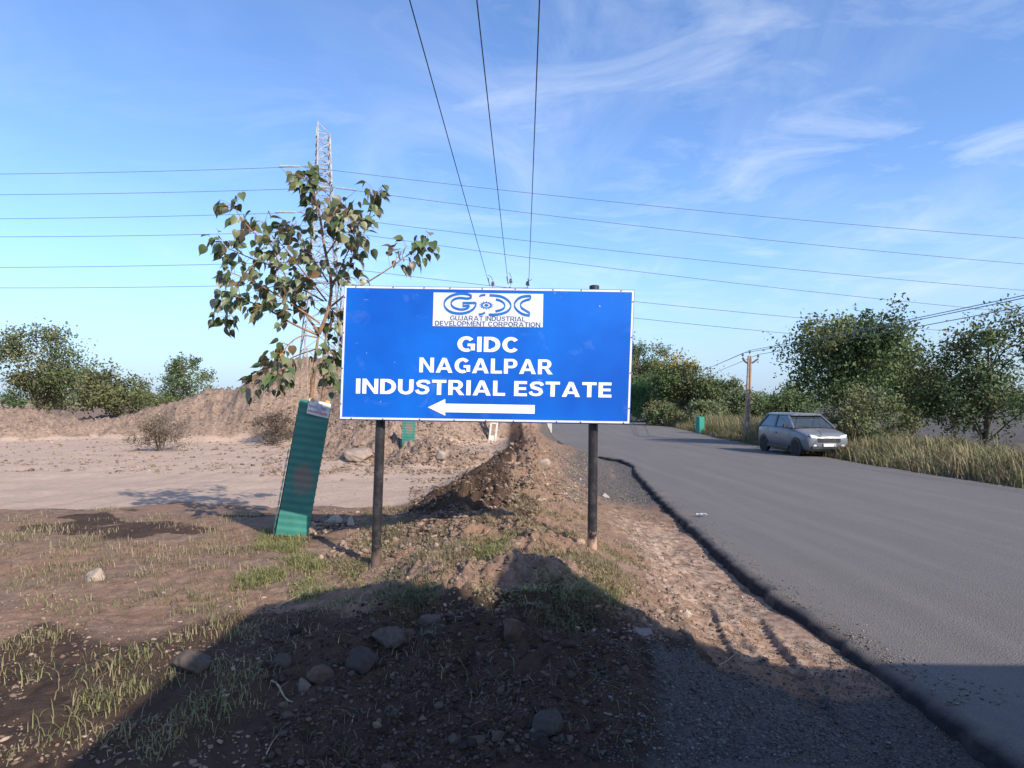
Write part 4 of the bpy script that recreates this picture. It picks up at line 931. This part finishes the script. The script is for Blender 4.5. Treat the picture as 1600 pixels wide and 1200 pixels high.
ROCKS = [(675, 965, 52, 20, 'flat oblong slab of stone below the grass tuft in the mound shade', GR, 1), (612, 982, 66, 40, 'broad angular stone leaning beside the flat oblong slab', GR, 2),
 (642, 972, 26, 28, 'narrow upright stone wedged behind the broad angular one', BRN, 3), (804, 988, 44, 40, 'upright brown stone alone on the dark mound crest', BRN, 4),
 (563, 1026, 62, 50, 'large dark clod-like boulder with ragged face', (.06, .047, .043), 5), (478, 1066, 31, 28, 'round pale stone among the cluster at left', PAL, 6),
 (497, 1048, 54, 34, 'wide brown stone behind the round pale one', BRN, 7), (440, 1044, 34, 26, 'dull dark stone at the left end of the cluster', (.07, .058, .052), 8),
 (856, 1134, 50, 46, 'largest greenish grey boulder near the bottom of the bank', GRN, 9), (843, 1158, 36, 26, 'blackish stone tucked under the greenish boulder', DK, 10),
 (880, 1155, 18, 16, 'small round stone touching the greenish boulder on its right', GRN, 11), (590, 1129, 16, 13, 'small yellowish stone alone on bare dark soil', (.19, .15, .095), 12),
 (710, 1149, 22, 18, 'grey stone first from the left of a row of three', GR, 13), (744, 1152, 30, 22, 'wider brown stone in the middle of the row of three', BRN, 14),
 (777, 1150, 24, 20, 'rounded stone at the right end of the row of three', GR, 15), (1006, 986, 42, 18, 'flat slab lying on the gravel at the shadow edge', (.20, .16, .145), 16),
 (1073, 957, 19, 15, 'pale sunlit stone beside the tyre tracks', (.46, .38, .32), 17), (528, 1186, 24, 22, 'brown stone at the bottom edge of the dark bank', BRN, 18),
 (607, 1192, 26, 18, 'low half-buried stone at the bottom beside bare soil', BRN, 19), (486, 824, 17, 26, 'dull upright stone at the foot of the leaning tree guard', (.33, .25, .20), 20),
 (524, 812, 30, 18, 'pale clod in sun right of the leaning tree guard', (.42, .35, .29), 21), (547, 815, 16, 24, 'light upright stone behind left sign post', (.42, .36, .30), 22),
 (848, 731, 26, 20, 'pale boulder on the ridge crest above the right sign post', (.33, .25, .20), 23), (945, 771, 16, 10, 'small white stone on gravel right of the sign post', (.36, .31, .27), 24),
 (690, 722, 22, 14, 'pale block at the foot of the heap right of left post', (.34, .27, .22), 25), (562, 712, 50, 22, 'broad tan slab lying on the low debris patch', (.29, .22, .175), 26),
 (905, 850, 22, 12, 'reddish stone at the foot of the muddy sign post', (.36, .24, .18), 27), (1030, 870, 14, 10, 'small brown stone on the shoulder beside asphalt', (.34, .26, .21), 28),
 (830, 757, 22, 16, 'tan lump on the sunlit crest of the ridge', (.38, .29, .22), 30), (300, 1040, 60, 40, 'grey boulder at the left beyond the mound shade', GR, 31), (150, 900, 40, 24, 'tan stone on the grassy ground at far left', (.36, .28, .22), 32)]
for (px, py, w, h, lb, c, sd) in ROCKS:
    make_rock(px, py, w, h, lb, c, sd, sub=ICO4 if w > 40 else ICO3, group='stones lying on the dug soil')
def make_brick():
    xy = zone(803, 730, 803.1, 730.1, 1, RNG)[0]; D = xy[1]; mb = MB(); mb.box((0, 0, 0), (.27, .12, .085))
    o = mb.build('broken_brick', MAT['brick'], bevel=.012); o.location = (xy[0], D, float(height(np.array([xy[0]]), np.array([D]))[0])+.05); o.rotation_euler = (.1, .06, .2)
    tag(o, 'orange broken brick lying on the dark soil ridge', 'brick')
make_brick()
def twig(pts, r, label, mat='twig', name='twig', cat='twig'):
    mb = MB(); q = []
    for (px, py) in pts:
        xy = zone(px, py, px+.01, py+.01, 1, RNG)[0]; q.append(Vector((xy[0], xy[1], float(height(np.array([xy[0]]), np.array([xy[1]]))[0])+r*1.3)))
    c = q[0].copy(); q = smooth_path(q, 2); mb.tube([p-c for p in q], [r*(1-.5*i/(len(q)-1)) for i in range(len(q))], 6)
    o = mb.build(name, MAT[mat], smooth=True); o.location = c; tag(o, label, cat)
twig([(424, 1072), (436, 1076), (441, 1088), (450, 1098), (457, 1102)], .006, 'crooked pale root lying near the left stones')
twig([(416, 1172), (426, 1158), (438, 1144)], .004, 'straight straw stalk near the bottom left corner')
twig([(550, 1128), (553, 1120), (555, 1112)], .003, 'short pale stick on dark soil below the boulder')
twig([(944, 1119), (955, 1123), (966, 1126), (969, 1122)], .004, 'bent yellow twig on the shaded gravel')
twig([(1118, 1033), (1130, 1036), (1150, 1030)], .004, 'thin twig lying at the shadow edge near tyre tracks')
twig([(430, 950), (455, 937), (488, 926)], .006, 'long bleached stick in the grass at shade edge')
twig([(715, 850), (735, 842), (755, 838), (770, 828)], .005, 'long grey twig arching over the mound behind grass')
twig([(700, 905), (712, 915), (722, 922)], .004, 'pale twig beside the sunlit patch on mound')
def litter():
    xy = zone(1096, 818, 1096.1, 818.1, 1, RNG)[0]; rng = np.random.default_rng(2); n = 7; vs = []; fs = []
    for i in range(n*2):
        for j in range(n): vs.append(((i/(2*n-1)-.5)*.15, (j/(n-1)-.5)*.07+.02*math.sin(i*.9), .012+abs(.022*math.sin(i*1.3+j*.8))+rng.uniform(0, .008)))
    for i in range(2*n-1):
        for j in range(n-1): a = i*n+j; fs.append((a, a+n, a+n+1, a+1))
    mb = MB(); mb.add(vs, fs); o = mb.build('litter', MAT['litter'], smooth=True); o.location = (xy[0], xy[1], float(zr(xy[1]))+.02); o.rotation_euler = (0, 0, .15)
    tag(o, 'crumpled white plastic wrapper lying on the asphalt near its edge', 'litter')
litter()

# ------------------------------------------------------------------ low parapet beside the road, behind the sign
def parapet():
    D0, D1 = 33.0, 46.0; a, b = P(823, 673, D0), P(858, 661, D1)
    za = float(height(np.array([a.x]), np.array([a.y]))[0]); zb = float(zr(b.y))-.1
    root = empty('parapet', (a.x, a.y, za)); tag(root, 'low pale concrete parapet at the road edge below signboard', 'low wall')
    d = Vector((b.x-a.x, b.y-a.y, zb-za)); ln = Vector((d.x, d.y, 0)).length; up = Vector((0, 0, 1)); s = Vector((d.y, -d.x, 0)).normalized()*.2
    ha, hb = a.z-za+.12, max(.5, b.z-zb+.2)
    vs = []
    for f, h in ((0, ha), (.5, (ha+hb)/2), (1, hb)):
        c = d*f; vs += [c-s-up*.2, c+s-up*.2, c+s+up*h, c-s+up*h]
    mb = MB(); fs = [(0, 1, 2, 3), (8, 11, 10, 9)]
    for k in (0, 4): fs += [(k, k+4, k+5, k+1), (k+1, k+5, k+6, k+2), (k+2, k+6, k+7, k+3), (k+3, k+7, k+4, k)]
    mb.add(vs, fs); mb.build('wall', paint('pale_concrete', (.60, .54, .47), (.45, .39, .33), 5, .9, .2, .5), root)
    mb = MB(); cs = []
    for f, h in ((0, ha), (1, hb)):
        c = d*f+up*(h+.003); cs += [c-s*1.15, c+s*1.15, c+s*1.15+up*.08, c-s*1.15+up*.08]
    mb.add(cs, [(0, 1, 2, 3), (4, 7, 6, 5), (0, 4, 5, 1), (1, 5, 6, 2), (2, 6, 7, 3), (3, 7, 4, 0)]); mb.build('coping', paint('pale_coping', (.66, .60, .52), (.5, .44, .38), 5, .9, .2, .4), root)
parapet()

# ------------------------------------------------------------------ concrete pole behind the sign and its three wires
def pin_insulator(parent, base, s=1.0, axis=None):
    mb = MB(); mb.tube([base, base+Vector((0, 0, .16*s))], .012*s, 6); pin = mb.build('insulator_pin', MAT['dsteel'], parent)
    mb = MB(); mb.lathe([(.03*s, .10*s), (.085*s, .115*s), (.05*s, .15*s), (.075*s, .175*s), (.045*s, .21*s), (.06*s, .235*s), (.03*s, .27*s), (.01*s, .275*s)], base, 14)
    mb.build('insulator', MAT['porcelain'], parent, True); return base+Vector((0, 0, .27*s))
PD = 23.0
def web_pole():
    b = P(769, 686, PD); b.z = float(height(np.array([b.x]), np.array([b.y]))[0])-.05; t = P(796, 456, PD)
    root = empty('electric_pole', b); tag(root, 'pale concrete electric pole with window cutouts standing behind the signboard', 'electric pole')
    d = t-b; L = d.length; zq = d.normalized(); xq = Vector((1, 0, 0)); xq = (xq-zq*xq.dot(zq)).normalized(); yq = zq.cross(xq)
    M = Matrix((xq, yq, zq)).transposed()
    mb = MB()
    def bx(x0, x1, y0, y1, z0, z1): mb.box(M @ Vector(((x0+x1)/2, (y0+y1)/2, (z0+z1)/2)), (x1-x0, y1-y0, z1-z0), M)
    bx(-.14, -.075, -.07, .07, -.8, L); bx(.075, .14, -.07, .07, -.8, L)
    z = -.8; k = 0
    while z < L:                                        # web with windows between the flanges
        bx(-.0745, .0745, -.045, .045, z, min(L, z+.30)); z += .72
    mb.build('shaft', MAT['concrete'], root)
    top = d; wires = []
    pts = [P(768, 451, PD)-b, P(826, 451, PD)-b]; mb = MB(); mb.bar(pts[0], pts[1], .075, .06); mb.build('crossarm', MAT['dsteel'], root)
    mb = MB(); mb.bar(top-zq*.6+xq*.05, pts[1].lerp(pts[0], .2), .04); mb.bar(top-zq*.6-xq*.05, pts[0].lerp(pts[1], .2), .04); mb.build('brace', MAT['dsteel'], root)
    mb = MB(); mb.bar(top-zq*.2, top+zq*.18, .07); mb.build('top_bracket', MAT['dsteel'], root)
    for px, py in ((770, 450), (798, 446), (824, 450)):
        wires.append(b+pin_insulator(root, P(px, py, PD)-b, .9))
    for (dx, dz, px, py) in ((.0, .12, 765, 446), (.0, .12, 794, 444), (.03, .1, 827, 447)):   # dead-end hardware leaning back from the arm
        p = P(px, py, PD-.05)-b; mb = MB(); mb.tube([p, p+Vector((-.03, -.02, .14)), p+Vector((-.05, -.06, .26))], .016, 6); mb.build('stay_hook', MAT['dsteel'], root)
    for k, (x0, y0, x1, y1, x2, y2) in enumerate(((770, 438, 767, 432, 763, 430), (799, 437, 798, 430, 795, 426), (823, 441, 829, 438, 831, 436))):
        mb = MB(); mb.tube(smooth_path([P(x0, y0, PD)-b, P(x1, y1, PD-.15)-b, P(x2, y2, PD-.3)-b]), .009, 5); mb.build('jumper_wire', MAT['wire'], root)
    return wires
WEB = web_pole()
WT = [((765, 446), (640, 0)), ((794, 444), (745, 0)), ((826, 447), (843, 0))]
WL = ['leftmost of the three black wires running overhead from the pole behind the sign', 'middle of the three black wires running overhead from the pole behind the sign', 'rightmost of the three black wires running overhead from the pole behind the sign']
for (p0, p1), lb in zip(WT, WL):
    a = P(*p0, PD-.05); b = P(*p1, 7.2); d = b-a; mb = MB(); pts = []
    for k in range(49):                                 # a shallow curve through both sightings and on behind the viewer
        f = k/48*2.6; p = a+d*f; s = .55*f*(f-1)*.16; pts.append(p+Vector((0, 0, s))-a)
    mb.tube(pts, .0085, 6); o = mb.build('overhead_wire', MAT['wire'], smooth=True); o.location = a; tag(o, lb, 'wire', 'overhead wires above the signboard')

# ------------------------------------------------------------------ leaning pole across the road
RD = 36.0
def road_pole():
    b = P(1166, 690, RD); b.z = float(height(np.array([b.x]), np.array([b.y]))[0])-.1; t = P(1171.5, 556, RD)
    root = empty('electric_pole', b); tag(root, 'slim weathered electric pole with curved crossarm leaning beside the road', 'electric pole')
    d = t-b; zq = d.normalized(); M = zq.to_track_quat('Z', 'X').to_matrix(); L = d.length; mb = MB()
    xq = Vector((1, 0, 0)); xq = (xq-zq*xq.dot(zq)).normalized()
    for sx in (-1, 1): mb.bar(d*-.05+xq*.085*sx*1.25, d+xq*.06*sx, .07, .15, (0, 1, 0))
    z = 0
    while z < L:
        w = .085*1.25+(.06-.085*1.25)*z/L; mb.bar(zq*z, zq*min(L, z+.30), .1, .06, (0, 1, 0)); z += .62
    mb.build('shaft', MAT['pink'], root)
    pl, pc, pr = P(1160.5, 559, RD)-b, P(1171, 566.5, RD)-b, P(1184.5, 561, RD)-b
    mb = MB(); mb.tube(smooth_path([pl, P(1163, 564, RD)-b, P(1167, 567, RD)-b, pc, P(1176, 567, RD)-b, P(1181, 563, RD)-b, pr], 2), .055, 6); mb.build('crossarm', MAT['dsteel'], root)
    out = []
    for p in (pl, d+Vector((0, 0, .05)), pr): out.append(b+pin_insulator(root, p, .95))
    return out
RP = road_pole()
FAR = [P(1052, 598, 86), P(1056, 594, 86), P(1060, 602, 86)]
for (a, f, lb) in zip(RP, [P(1040, 596, 88), P(1050, 592, 88), P(1056, 600, 88)], ['thin wire from the left arm of the leaning pole', 'thin wire from the top of the leaning pole', 'thin wire from the right arm of the leaning pole']):
    near = a+Vector((2.2+.0, -30, .6)); mb = MB(); pts = []
    for k in range(17): s = k/16; pts.append(f.lerp(a, s)+Vector((0, 0, -.9*s*(1-s)))-a)
    for k in range(1, 13): s = k/12; pts.append(a.lerp(near, s)+Vector((0, 0, -.6*s*(1-s)))-a)
    mb.tube(pts, .014, 5); o = mb.build('overhead_wire', MAT['fwire']); o.location = a; tag(o, lb, 'wire', 'wires on the leaning roadside pole')

# ------------------------------------------------------------------ lattice tower and its lines
TD = 80.0
def tower():
    cx = P(505, 625, TD).x; z0 = float(height(np.array([cx]), np.array([TD]))[0])-.2
    root = empty('pylon', (cx, TD, z0), (0, 0, R(24))); tag(root, 'tall grey lattice transmission tower rising behind the sapling', 'pylon')
    def zz(py): return EYE-(py-HOR)/FPX*TD-z0
    ztop = zz(212); zarm = zz(268); H_ = [0, 4.5, 8.5, 12, 15, 17.5, 19.8, 21.8, 23.6, zz(302), zz(283), zarm]
    nv = np.arange(1, 5); H_ += [zarm+(ztop-zarm)*k/4 for k in nv]
    def half(z): return .72+.12*max(0, (ztop-z)/(ztop-zarm)) if z > zarm else .84+(3.2-.84)*((zarm-z)/zarm)**1.15
    cor = [(-1, -1), (1, -1), (1, 1), (-1, 1)]; leg = MB(); brc = MB()
    for z_, z1 in zip(H_, H_[1:]):
        a, b = half(z_), half(z1)
        for k, (sx, sy) in enumerate(cor):
            leg.bar((sx*a, sy*a, z_), (sx*b, sy*b, z1), .17)
            tx, ty = cor[(k+1) % 4]
            brc.bar((sx*a, sy*a, z_), (tx*b, ty*b, z1), .095)
            if z_ < zarm: brc.bar((tx*a, ty*a, z_), (sx*b, sy*b, z1), .095)
            brc.bar((sx*b, sy*b, z1), (tx*b, ty*b, z1), .07)
    zt = H_[-1]; a = half(zt)
    for sx, sy in cor: leg.bar((sx*a, sy*a, zt), (-a, -a if sy < 0 else a, zt+1.25), .09)
    leg.bar((-a, -a, zt), (-a, -a, zt+1.4), .13); leg.bar((-a, a, zt), (-a, a, zt+1.3), .11)
    leg.build('leg_frame', MAT['steel'], root); brc.build('bracing', MAT['steel'], root)
    Mi = Matrix.Rotation(R(-24), 3, 'Z'); Mo = Matrix.Rotation(R(24), 3, 'Z'); base = Vector((cx, TD, z0)); ends = []
    for i, (py, reach, sgn) in enumerate(((268, 1.9, 1), (300, 1.9, 1), (338, 2.1, 1), (366, 2.1, 1), (414, 2.3, 1), (446, 2.3, 1))):
        z = zz(py); h = half(z); tip = Mi @ Vector(((-2.0, 1.5)[i % 2]*(1+.12*i), -1.7, 0)); tip.z = z
        mb = MB(); st = tip
        for sx in (-1, 1): mb.bar((sx*h, -h, z), st, .09); mb.bar((sx*h, -h, z+.9), st, .06)
        mb.build('crossarm', MAT['steel'], root)
        for sd in (-1, 1):                              # strings of discs along the line, both ways
            d = Mi @ (Vector((1, 0, -.108)) if sd > 0 else Vector((-1, 0, .02))); n = 12; mb = MB(); q = d.to_track_quat('Z', 'Y').to_matrix()
            for k in range(n): mb.lathe([(.05, -.1), (.15, -.04), (.15, .02), (.05, .05)], tip+d*(.5+k*.2), 8, 'z', q)
            mb.tube([tip, tip+d*(.5+n*.2)], .03, 5); mb.build('insulator_string', MAT['glass'], root)
        e0, e1 = tip+(Mi @ Vector((-1, 0, .02)))*2.9, tip+(Mi @ Vector((1, 0, -.108)))*2.9; mb = MB()
        mb.tube([e0.lerp(e1, k/16)+Vector((0, 0, -6.2*(k/16)*(1-k/16))) for k in range(17)], .03, 5); mb.build('jumper_wire', MAT['fwire'], root)
        ends.append(base+Mo @ tip)
    return ends
ENDS = tower()
RIGHT = [338, 374, 416, 447, 491, 517]; ORD = ['topmost', 'second', 'third', 'fourth', 'fifth', 'lowest']
for e, yr, nm in zip(ENDS, RIGHT, ORD):
    b = P(1190, yr, TD-2); d = b-e; mb = MB(); pts = []
    for k in range(41):
        f = k/40*2.1; p = e+d*f; pts.append(p+Vector((0, 0, .9*f*(f-1)))-e)
    mb.tube(pts, .034, 5); o = mb.build('transmission_line', MAT['fwire']); o.location = e
    tag(o, nm+' of the six long power lines crossing the sky right of the tower', 'power line', 'power lines of the lattice tower')
    mb = MB(); d2 = Vector((-90, 4, 1.0+.0)); pts = [d2*(k/16)+Vector((0, 0, 3.0*(k/16)*(k/16-1))) for k in range(17)]
    mb.tube(pts, .034, 5); o = mb.build('transmission_line', MAT['fwire']); o.location = e
    tag(o, nm+' of the power lines leaving the tower towards the left', 'power line', 'power lines of the lattice tower')

# ------------------------------------------------------------------ vehicles
def wheel(parent, c, r, w, name='wheel'):
    root = empty(name, c); root.parent = parent
    mb = MB(); mb.lathe([(r*.62, -w/2), (r*.93, -w/2), (r, -w*.35), (r, w*.35), (r*.93, w/2), (r*.62, w/2)], (0, 0, 0), 28, 'x'); mb.build('tyre', MAT['rubber'], root, True)
    mb = MB(); mb.lathe([(r*.61, -w*.42), (r*.55, -w*.46), (r*.2, -w*.40), (r*.12, -w*.46), (.01, -w*.46)], (0, 0, 0), 20, 'x'); mb.lathe([(r*.61, w*.42), (r*.55, w*.46), (r*.2, w*.40), (r*.12, w*.46), (.01, w*.46)], (0, 0, 0), 20, 'x'); mb.build('rim', MAT['chrome'], root, True)
def loft(mb, secs):                                    # secs: list of rings with the same number of points
    n = len(secs[0]); vs = [p for s in secs for p in s]; fs = []
    for i in range(len(secs)-1):
        for k in range(n): fs.append((i*n+k, i*n+(k+1) % n, (i+1)*n+(k+1) % n, (i+1)*n+k))
    fs += [tuple(range(n))[::-1], tuple(range((len(secs)-1)*n, len(secs)*n))]; mb.add(vs, fs)
def car(loc, rz, label):
    root = empty('car', loc, (0, 0, rz)); tag(root, label, 'car')
    def ring(y, zb, zt, wb, wt):                        # a rounded cross-section
        return [(-wb, y, zb+.06), (-wb+.06, y, zb), (wb-.06, y, zb), (wb, y, zb+.06), (wb+.02, y, (zb+zt)/2), (wt, y, zt-.05), (wt-.08, y, zt), (-wt+.08, y, zt), (-wt, y, zt-.05), (-wb-.02, y, (zb+zt)/2)]
    def sec(y, zb, zt, wb, ws, wt):                     # half-width at the sill, the shoulder and the top
        h = [(0, zb), (wb*.75, zb), (wb, zb+.07), (ws, zb+(zt-zb)*.38), (ws, zb+(zt-zb)*.62), (ws-.03, zt-.07), (wt, zt), (0, zt+.015)]
        return [(x, y, z) for x, z in h]+[(-x, y, z) for x, z in h[-2:0:-1]]
    mb = MB(); loft(mb, [sec(-2.03, .36, .66, .50, .56, .46), sec(-1.98, .24, .80, .70, .74, .60), sec(-1.80, .20, .90, .78, .83, .70), sec(-1.3, .20, .98, .82, .86, .74), sec(-.95, .20, 1.03, .83, .87, .77), sec(0, .20, 1.06, .83, .88, .79), sec(1.0, .20, 1.08, .83, .88, .78), sec(1.7, .22, 1.08, .81, .86, .75), sec(1.93, .26, 1.02, .74, .80, .68), sec(2.0, .38, .90, .60, .66, .55)])
    bd = mb.build('body', MAT['carwhite'], root, True); bd.modifiers.new('round', 'SUBSURF').levels = 2; bd.modifiers['round'].render_levels = 2
    def cabin(y0, y1, y2, y3, z0, z1, wb, wt, g=0):
        return [[(-wb-g, y0-g, z0), (wb+g, y0-g, z0), (wb+g, y3+g, z0), (-wb-g, y3+g, z0)], [(-wt-g, y1-g, z1), (wt+g, y1-g, z1), (wt+g, y2+g, z1), (-wt-g, y2+g, z1)]]
    A_ = (-1.02, -.30, 1.30, 1.82, 1.02, 1.50, .79, .62)
    mb = MB(); loft(mb, cabin(*A_)); mb.build('windows', MAT['carglass'], root, bevel=.03)
    s0, s1 = cabin(*A_, .008)
    for k in range(4):
        mb = MB(); mb.tube([Vector(s0[k]), Vector(s0[k]).lerp(Vector(s1[k]), .5)*1.0+Vector((0, 0, .012)), Vector(s1[k])], .040, 8); mb.build('pillar', MAT['carwhite'], root, True)
    for sx in (-1, 1):
        mb = MB(); mb.tube([(sx*.79, .45, 1.04), (sx*.63, .5, 1.50)], .042, 8); mb.build('pillar', MAT['carwhite'], root, True)
    mb = MB(); loft(mb, [[(x*f, y, 1.485+dz) for x, y in ((-.655, -.40), (-.58, -.47), (.58, -.47), (.655, -.40), (.655, 1.36), (.58, 1.43), (-.58, 1.43), (-.655, 1.36))] for f, dz in ((1, 0), (1.0, .03), (.93, .065), (.7, .085))])
    mb.build('roof', MAT['carwhite'], root, True)
    for sx in (-1, 1):
        for y in (-1.28, 1.25):
            mb = MB(); mb.lathe([(.375, -.02), (.375, .0)], (sx*.862, y, .33), 28, 'x'); mb.build('wheel_arch', MAT['plastic'], root, True)
    for sx in (-1, 1):
        mb = MB(); mb.prism([(sx*.36, .66), (sx*.66, .70), (sx*.70, .84), (sx*.40, .78)], -1.99, -1.70, 'y'); mb.build('headlight', MAT['lamp'], root, bevel=.02)
        mb = MB(); mb.lathe([(.01, -.02), (.06, -.02), (.065, .03)], (sx*.52, -2.0, .42), 12, 'y'); mb.build('fog_lamp', MAT['lamp'], root, True)
        mb = MB(); mb.box((sx*.96, -.72, 1.10), (.20, .09, .14)); mb.bar((sx*.84, -.70, 1.06), (sx*.92, -.70, 1.09), .04); mb.build('mirror', MAT['plastic'], root, bevel=.02)
        for y in (-1.28, 1.25): wheel(root, (sx*.80, y, .31), .31, .20)
        mb = MB(); mb.box((sx*.60, 1.93, .82), (.2, .04, .22)); mb.build('tail_light', paint('tail_red', (.4, .02, .02), (.3, .02, .02), 5, .2, .6), root)
        mb = MB(); mb.box((sx*.885, .2, .82), (.02, .16, .03)); mb.build('door_handle', MAT['plastic'], root)
    mb = MB(); mb.box((0, -2.0, .62), (.86, .06, .16)); mb.build('grille', MAT['plastic'], root, bevel=.01)
    mb = MB(); mb.box((0, -1.99, .36), (1.30, .10, .12)); mb.build('bumper', MAT['plastic'], root, bevel=.02)
    mb = MB(); mb.box((0, -2.06, .46), (.46, .02, .11)); mb.build('number_plate', MAT['white'], root)
    for sx in (-1, 1):
        mb = MB(); mb.bar((sx*.05, -1.01, 1.06), (sx*.55, -.93, 1.09), .02); mb.build('wiper', MAT['plastic'], root)
        mb = MB(); mb.box((sx*.865, .05, .30), (.04, 1.7, .14)); mb.build('sill', MAT['plastic'], root, bevel=.015)
cD = 25.0; cp = P(1250, 711, cD); car((cp.x, cp.y, float(zr(cp.y))+.02), R(4), 'grey car parked facing the viewer at the far side of the road')

def shade_truck(loc):
    """lorry turning off the road beside the viewer; it throws the shade over the near mound"""
    root = empty('truck', loc); tag(root, 'orange lorry with high cargo body waiting beside the viewer', 'truck')
    y0, y1 = -1.25, 1.0
    mb = MB(); mb.prism([(1.1, .75), (1.1, 3.08), (1.22, 3.22), (1.70, 3.38), (2.12, 3.66), (2.22, 3.58), (2.22, .75)], y0, y1, 'y'); mb.build('cab', MAT['truckpaint'], root, bevel=.03)
    mb = MB(); mb.box((1.09, -.12, 2.25), (.03, 1.9, .8)); mb.build('windscreen', MAT['carglass'], root)
    for sy in (y0-.01, y1+.01):
        mb = MB(); mb.prism([(1.35, 1.75), (1.42, 2.55), (2.05, 2.55), (2.05, 1.75)], sy-.01, sy+.01, 'y'); mb.build('side_window', MAT['carglass'], root)
        mb = MB(); mb.prism([(1.25, .9), (1.32, 2.62), (2.10, 2.62), (2.10, .9)], sy-.004, sy+.004, 'y'); mb.build('door', MAT['truckpaint'], root)
    mb = MB(); mb.prism([(2.30, .95), (2.30, 2.72), (2.62, 3.02), (2.88, 3.38), (3.14, 3.72), (3.34, 3.86), (3.46, 3.75), (3.52, 2.82), (4.4, 2.66), (5.6, 2.6), (7.2, 2.55), (7.2, .95)], y0, y1, 'y'); mb.build('cargo_body', MAT['wood'], root, bevel=.02)
    mb = MB(); mb.box((4.2, y0+.5, .82), (6.0, .12, .2)); mb.box((4.2, y1-.5, .82), (6.0, .12, .2)); mb.build('chassis', MAT['dsteel'], root)
    mb = MB(); mb.box((1.06, -.12, .62), (.14, 2.2, .26)); mb.build('bumper', MAT['plastic'], root, bevel=.02)
    for sy in (-.95, .72):
        mb = MB(); mb.lathe([(.01, -.04), (.11, -.03), (.12, .03)], (1.09, sy, 1.02), 14, 'x'); mb.build('headlight', MAT['lamp'], root, True)
    for x in (1.95, 5.4, 6.4):
        for sy in (y0+.2, y1-.2):
            w = empty('wheel', (x, sy, .5)); w.parent = root; w.rotation_euler = (0, 0, R(90))
            m2 = MB(); m2.lathe([(.30, -.15), (.46, -.15), (.50, -.1), (.50, .1), (.46, .15), (.30, .15)], (0, 0, 0), 24, 'x'); m2.build('tyre', MAT['rubber'], w, True)
            m2 = MB(); m2.lathe([(.30, -.1), (.12, -.06), (.1, -.12), (.01, -.12)], (0, 0, 0), 18, 'x'); m2.lathe([(.30, .1), (.12, .06), (.1, .12), (.01, .12)], (0, 0, 0), 18, 'x'); m2.build('rim', MAT['chrome'], w, True)
shade_truck((0, 0, -.06))
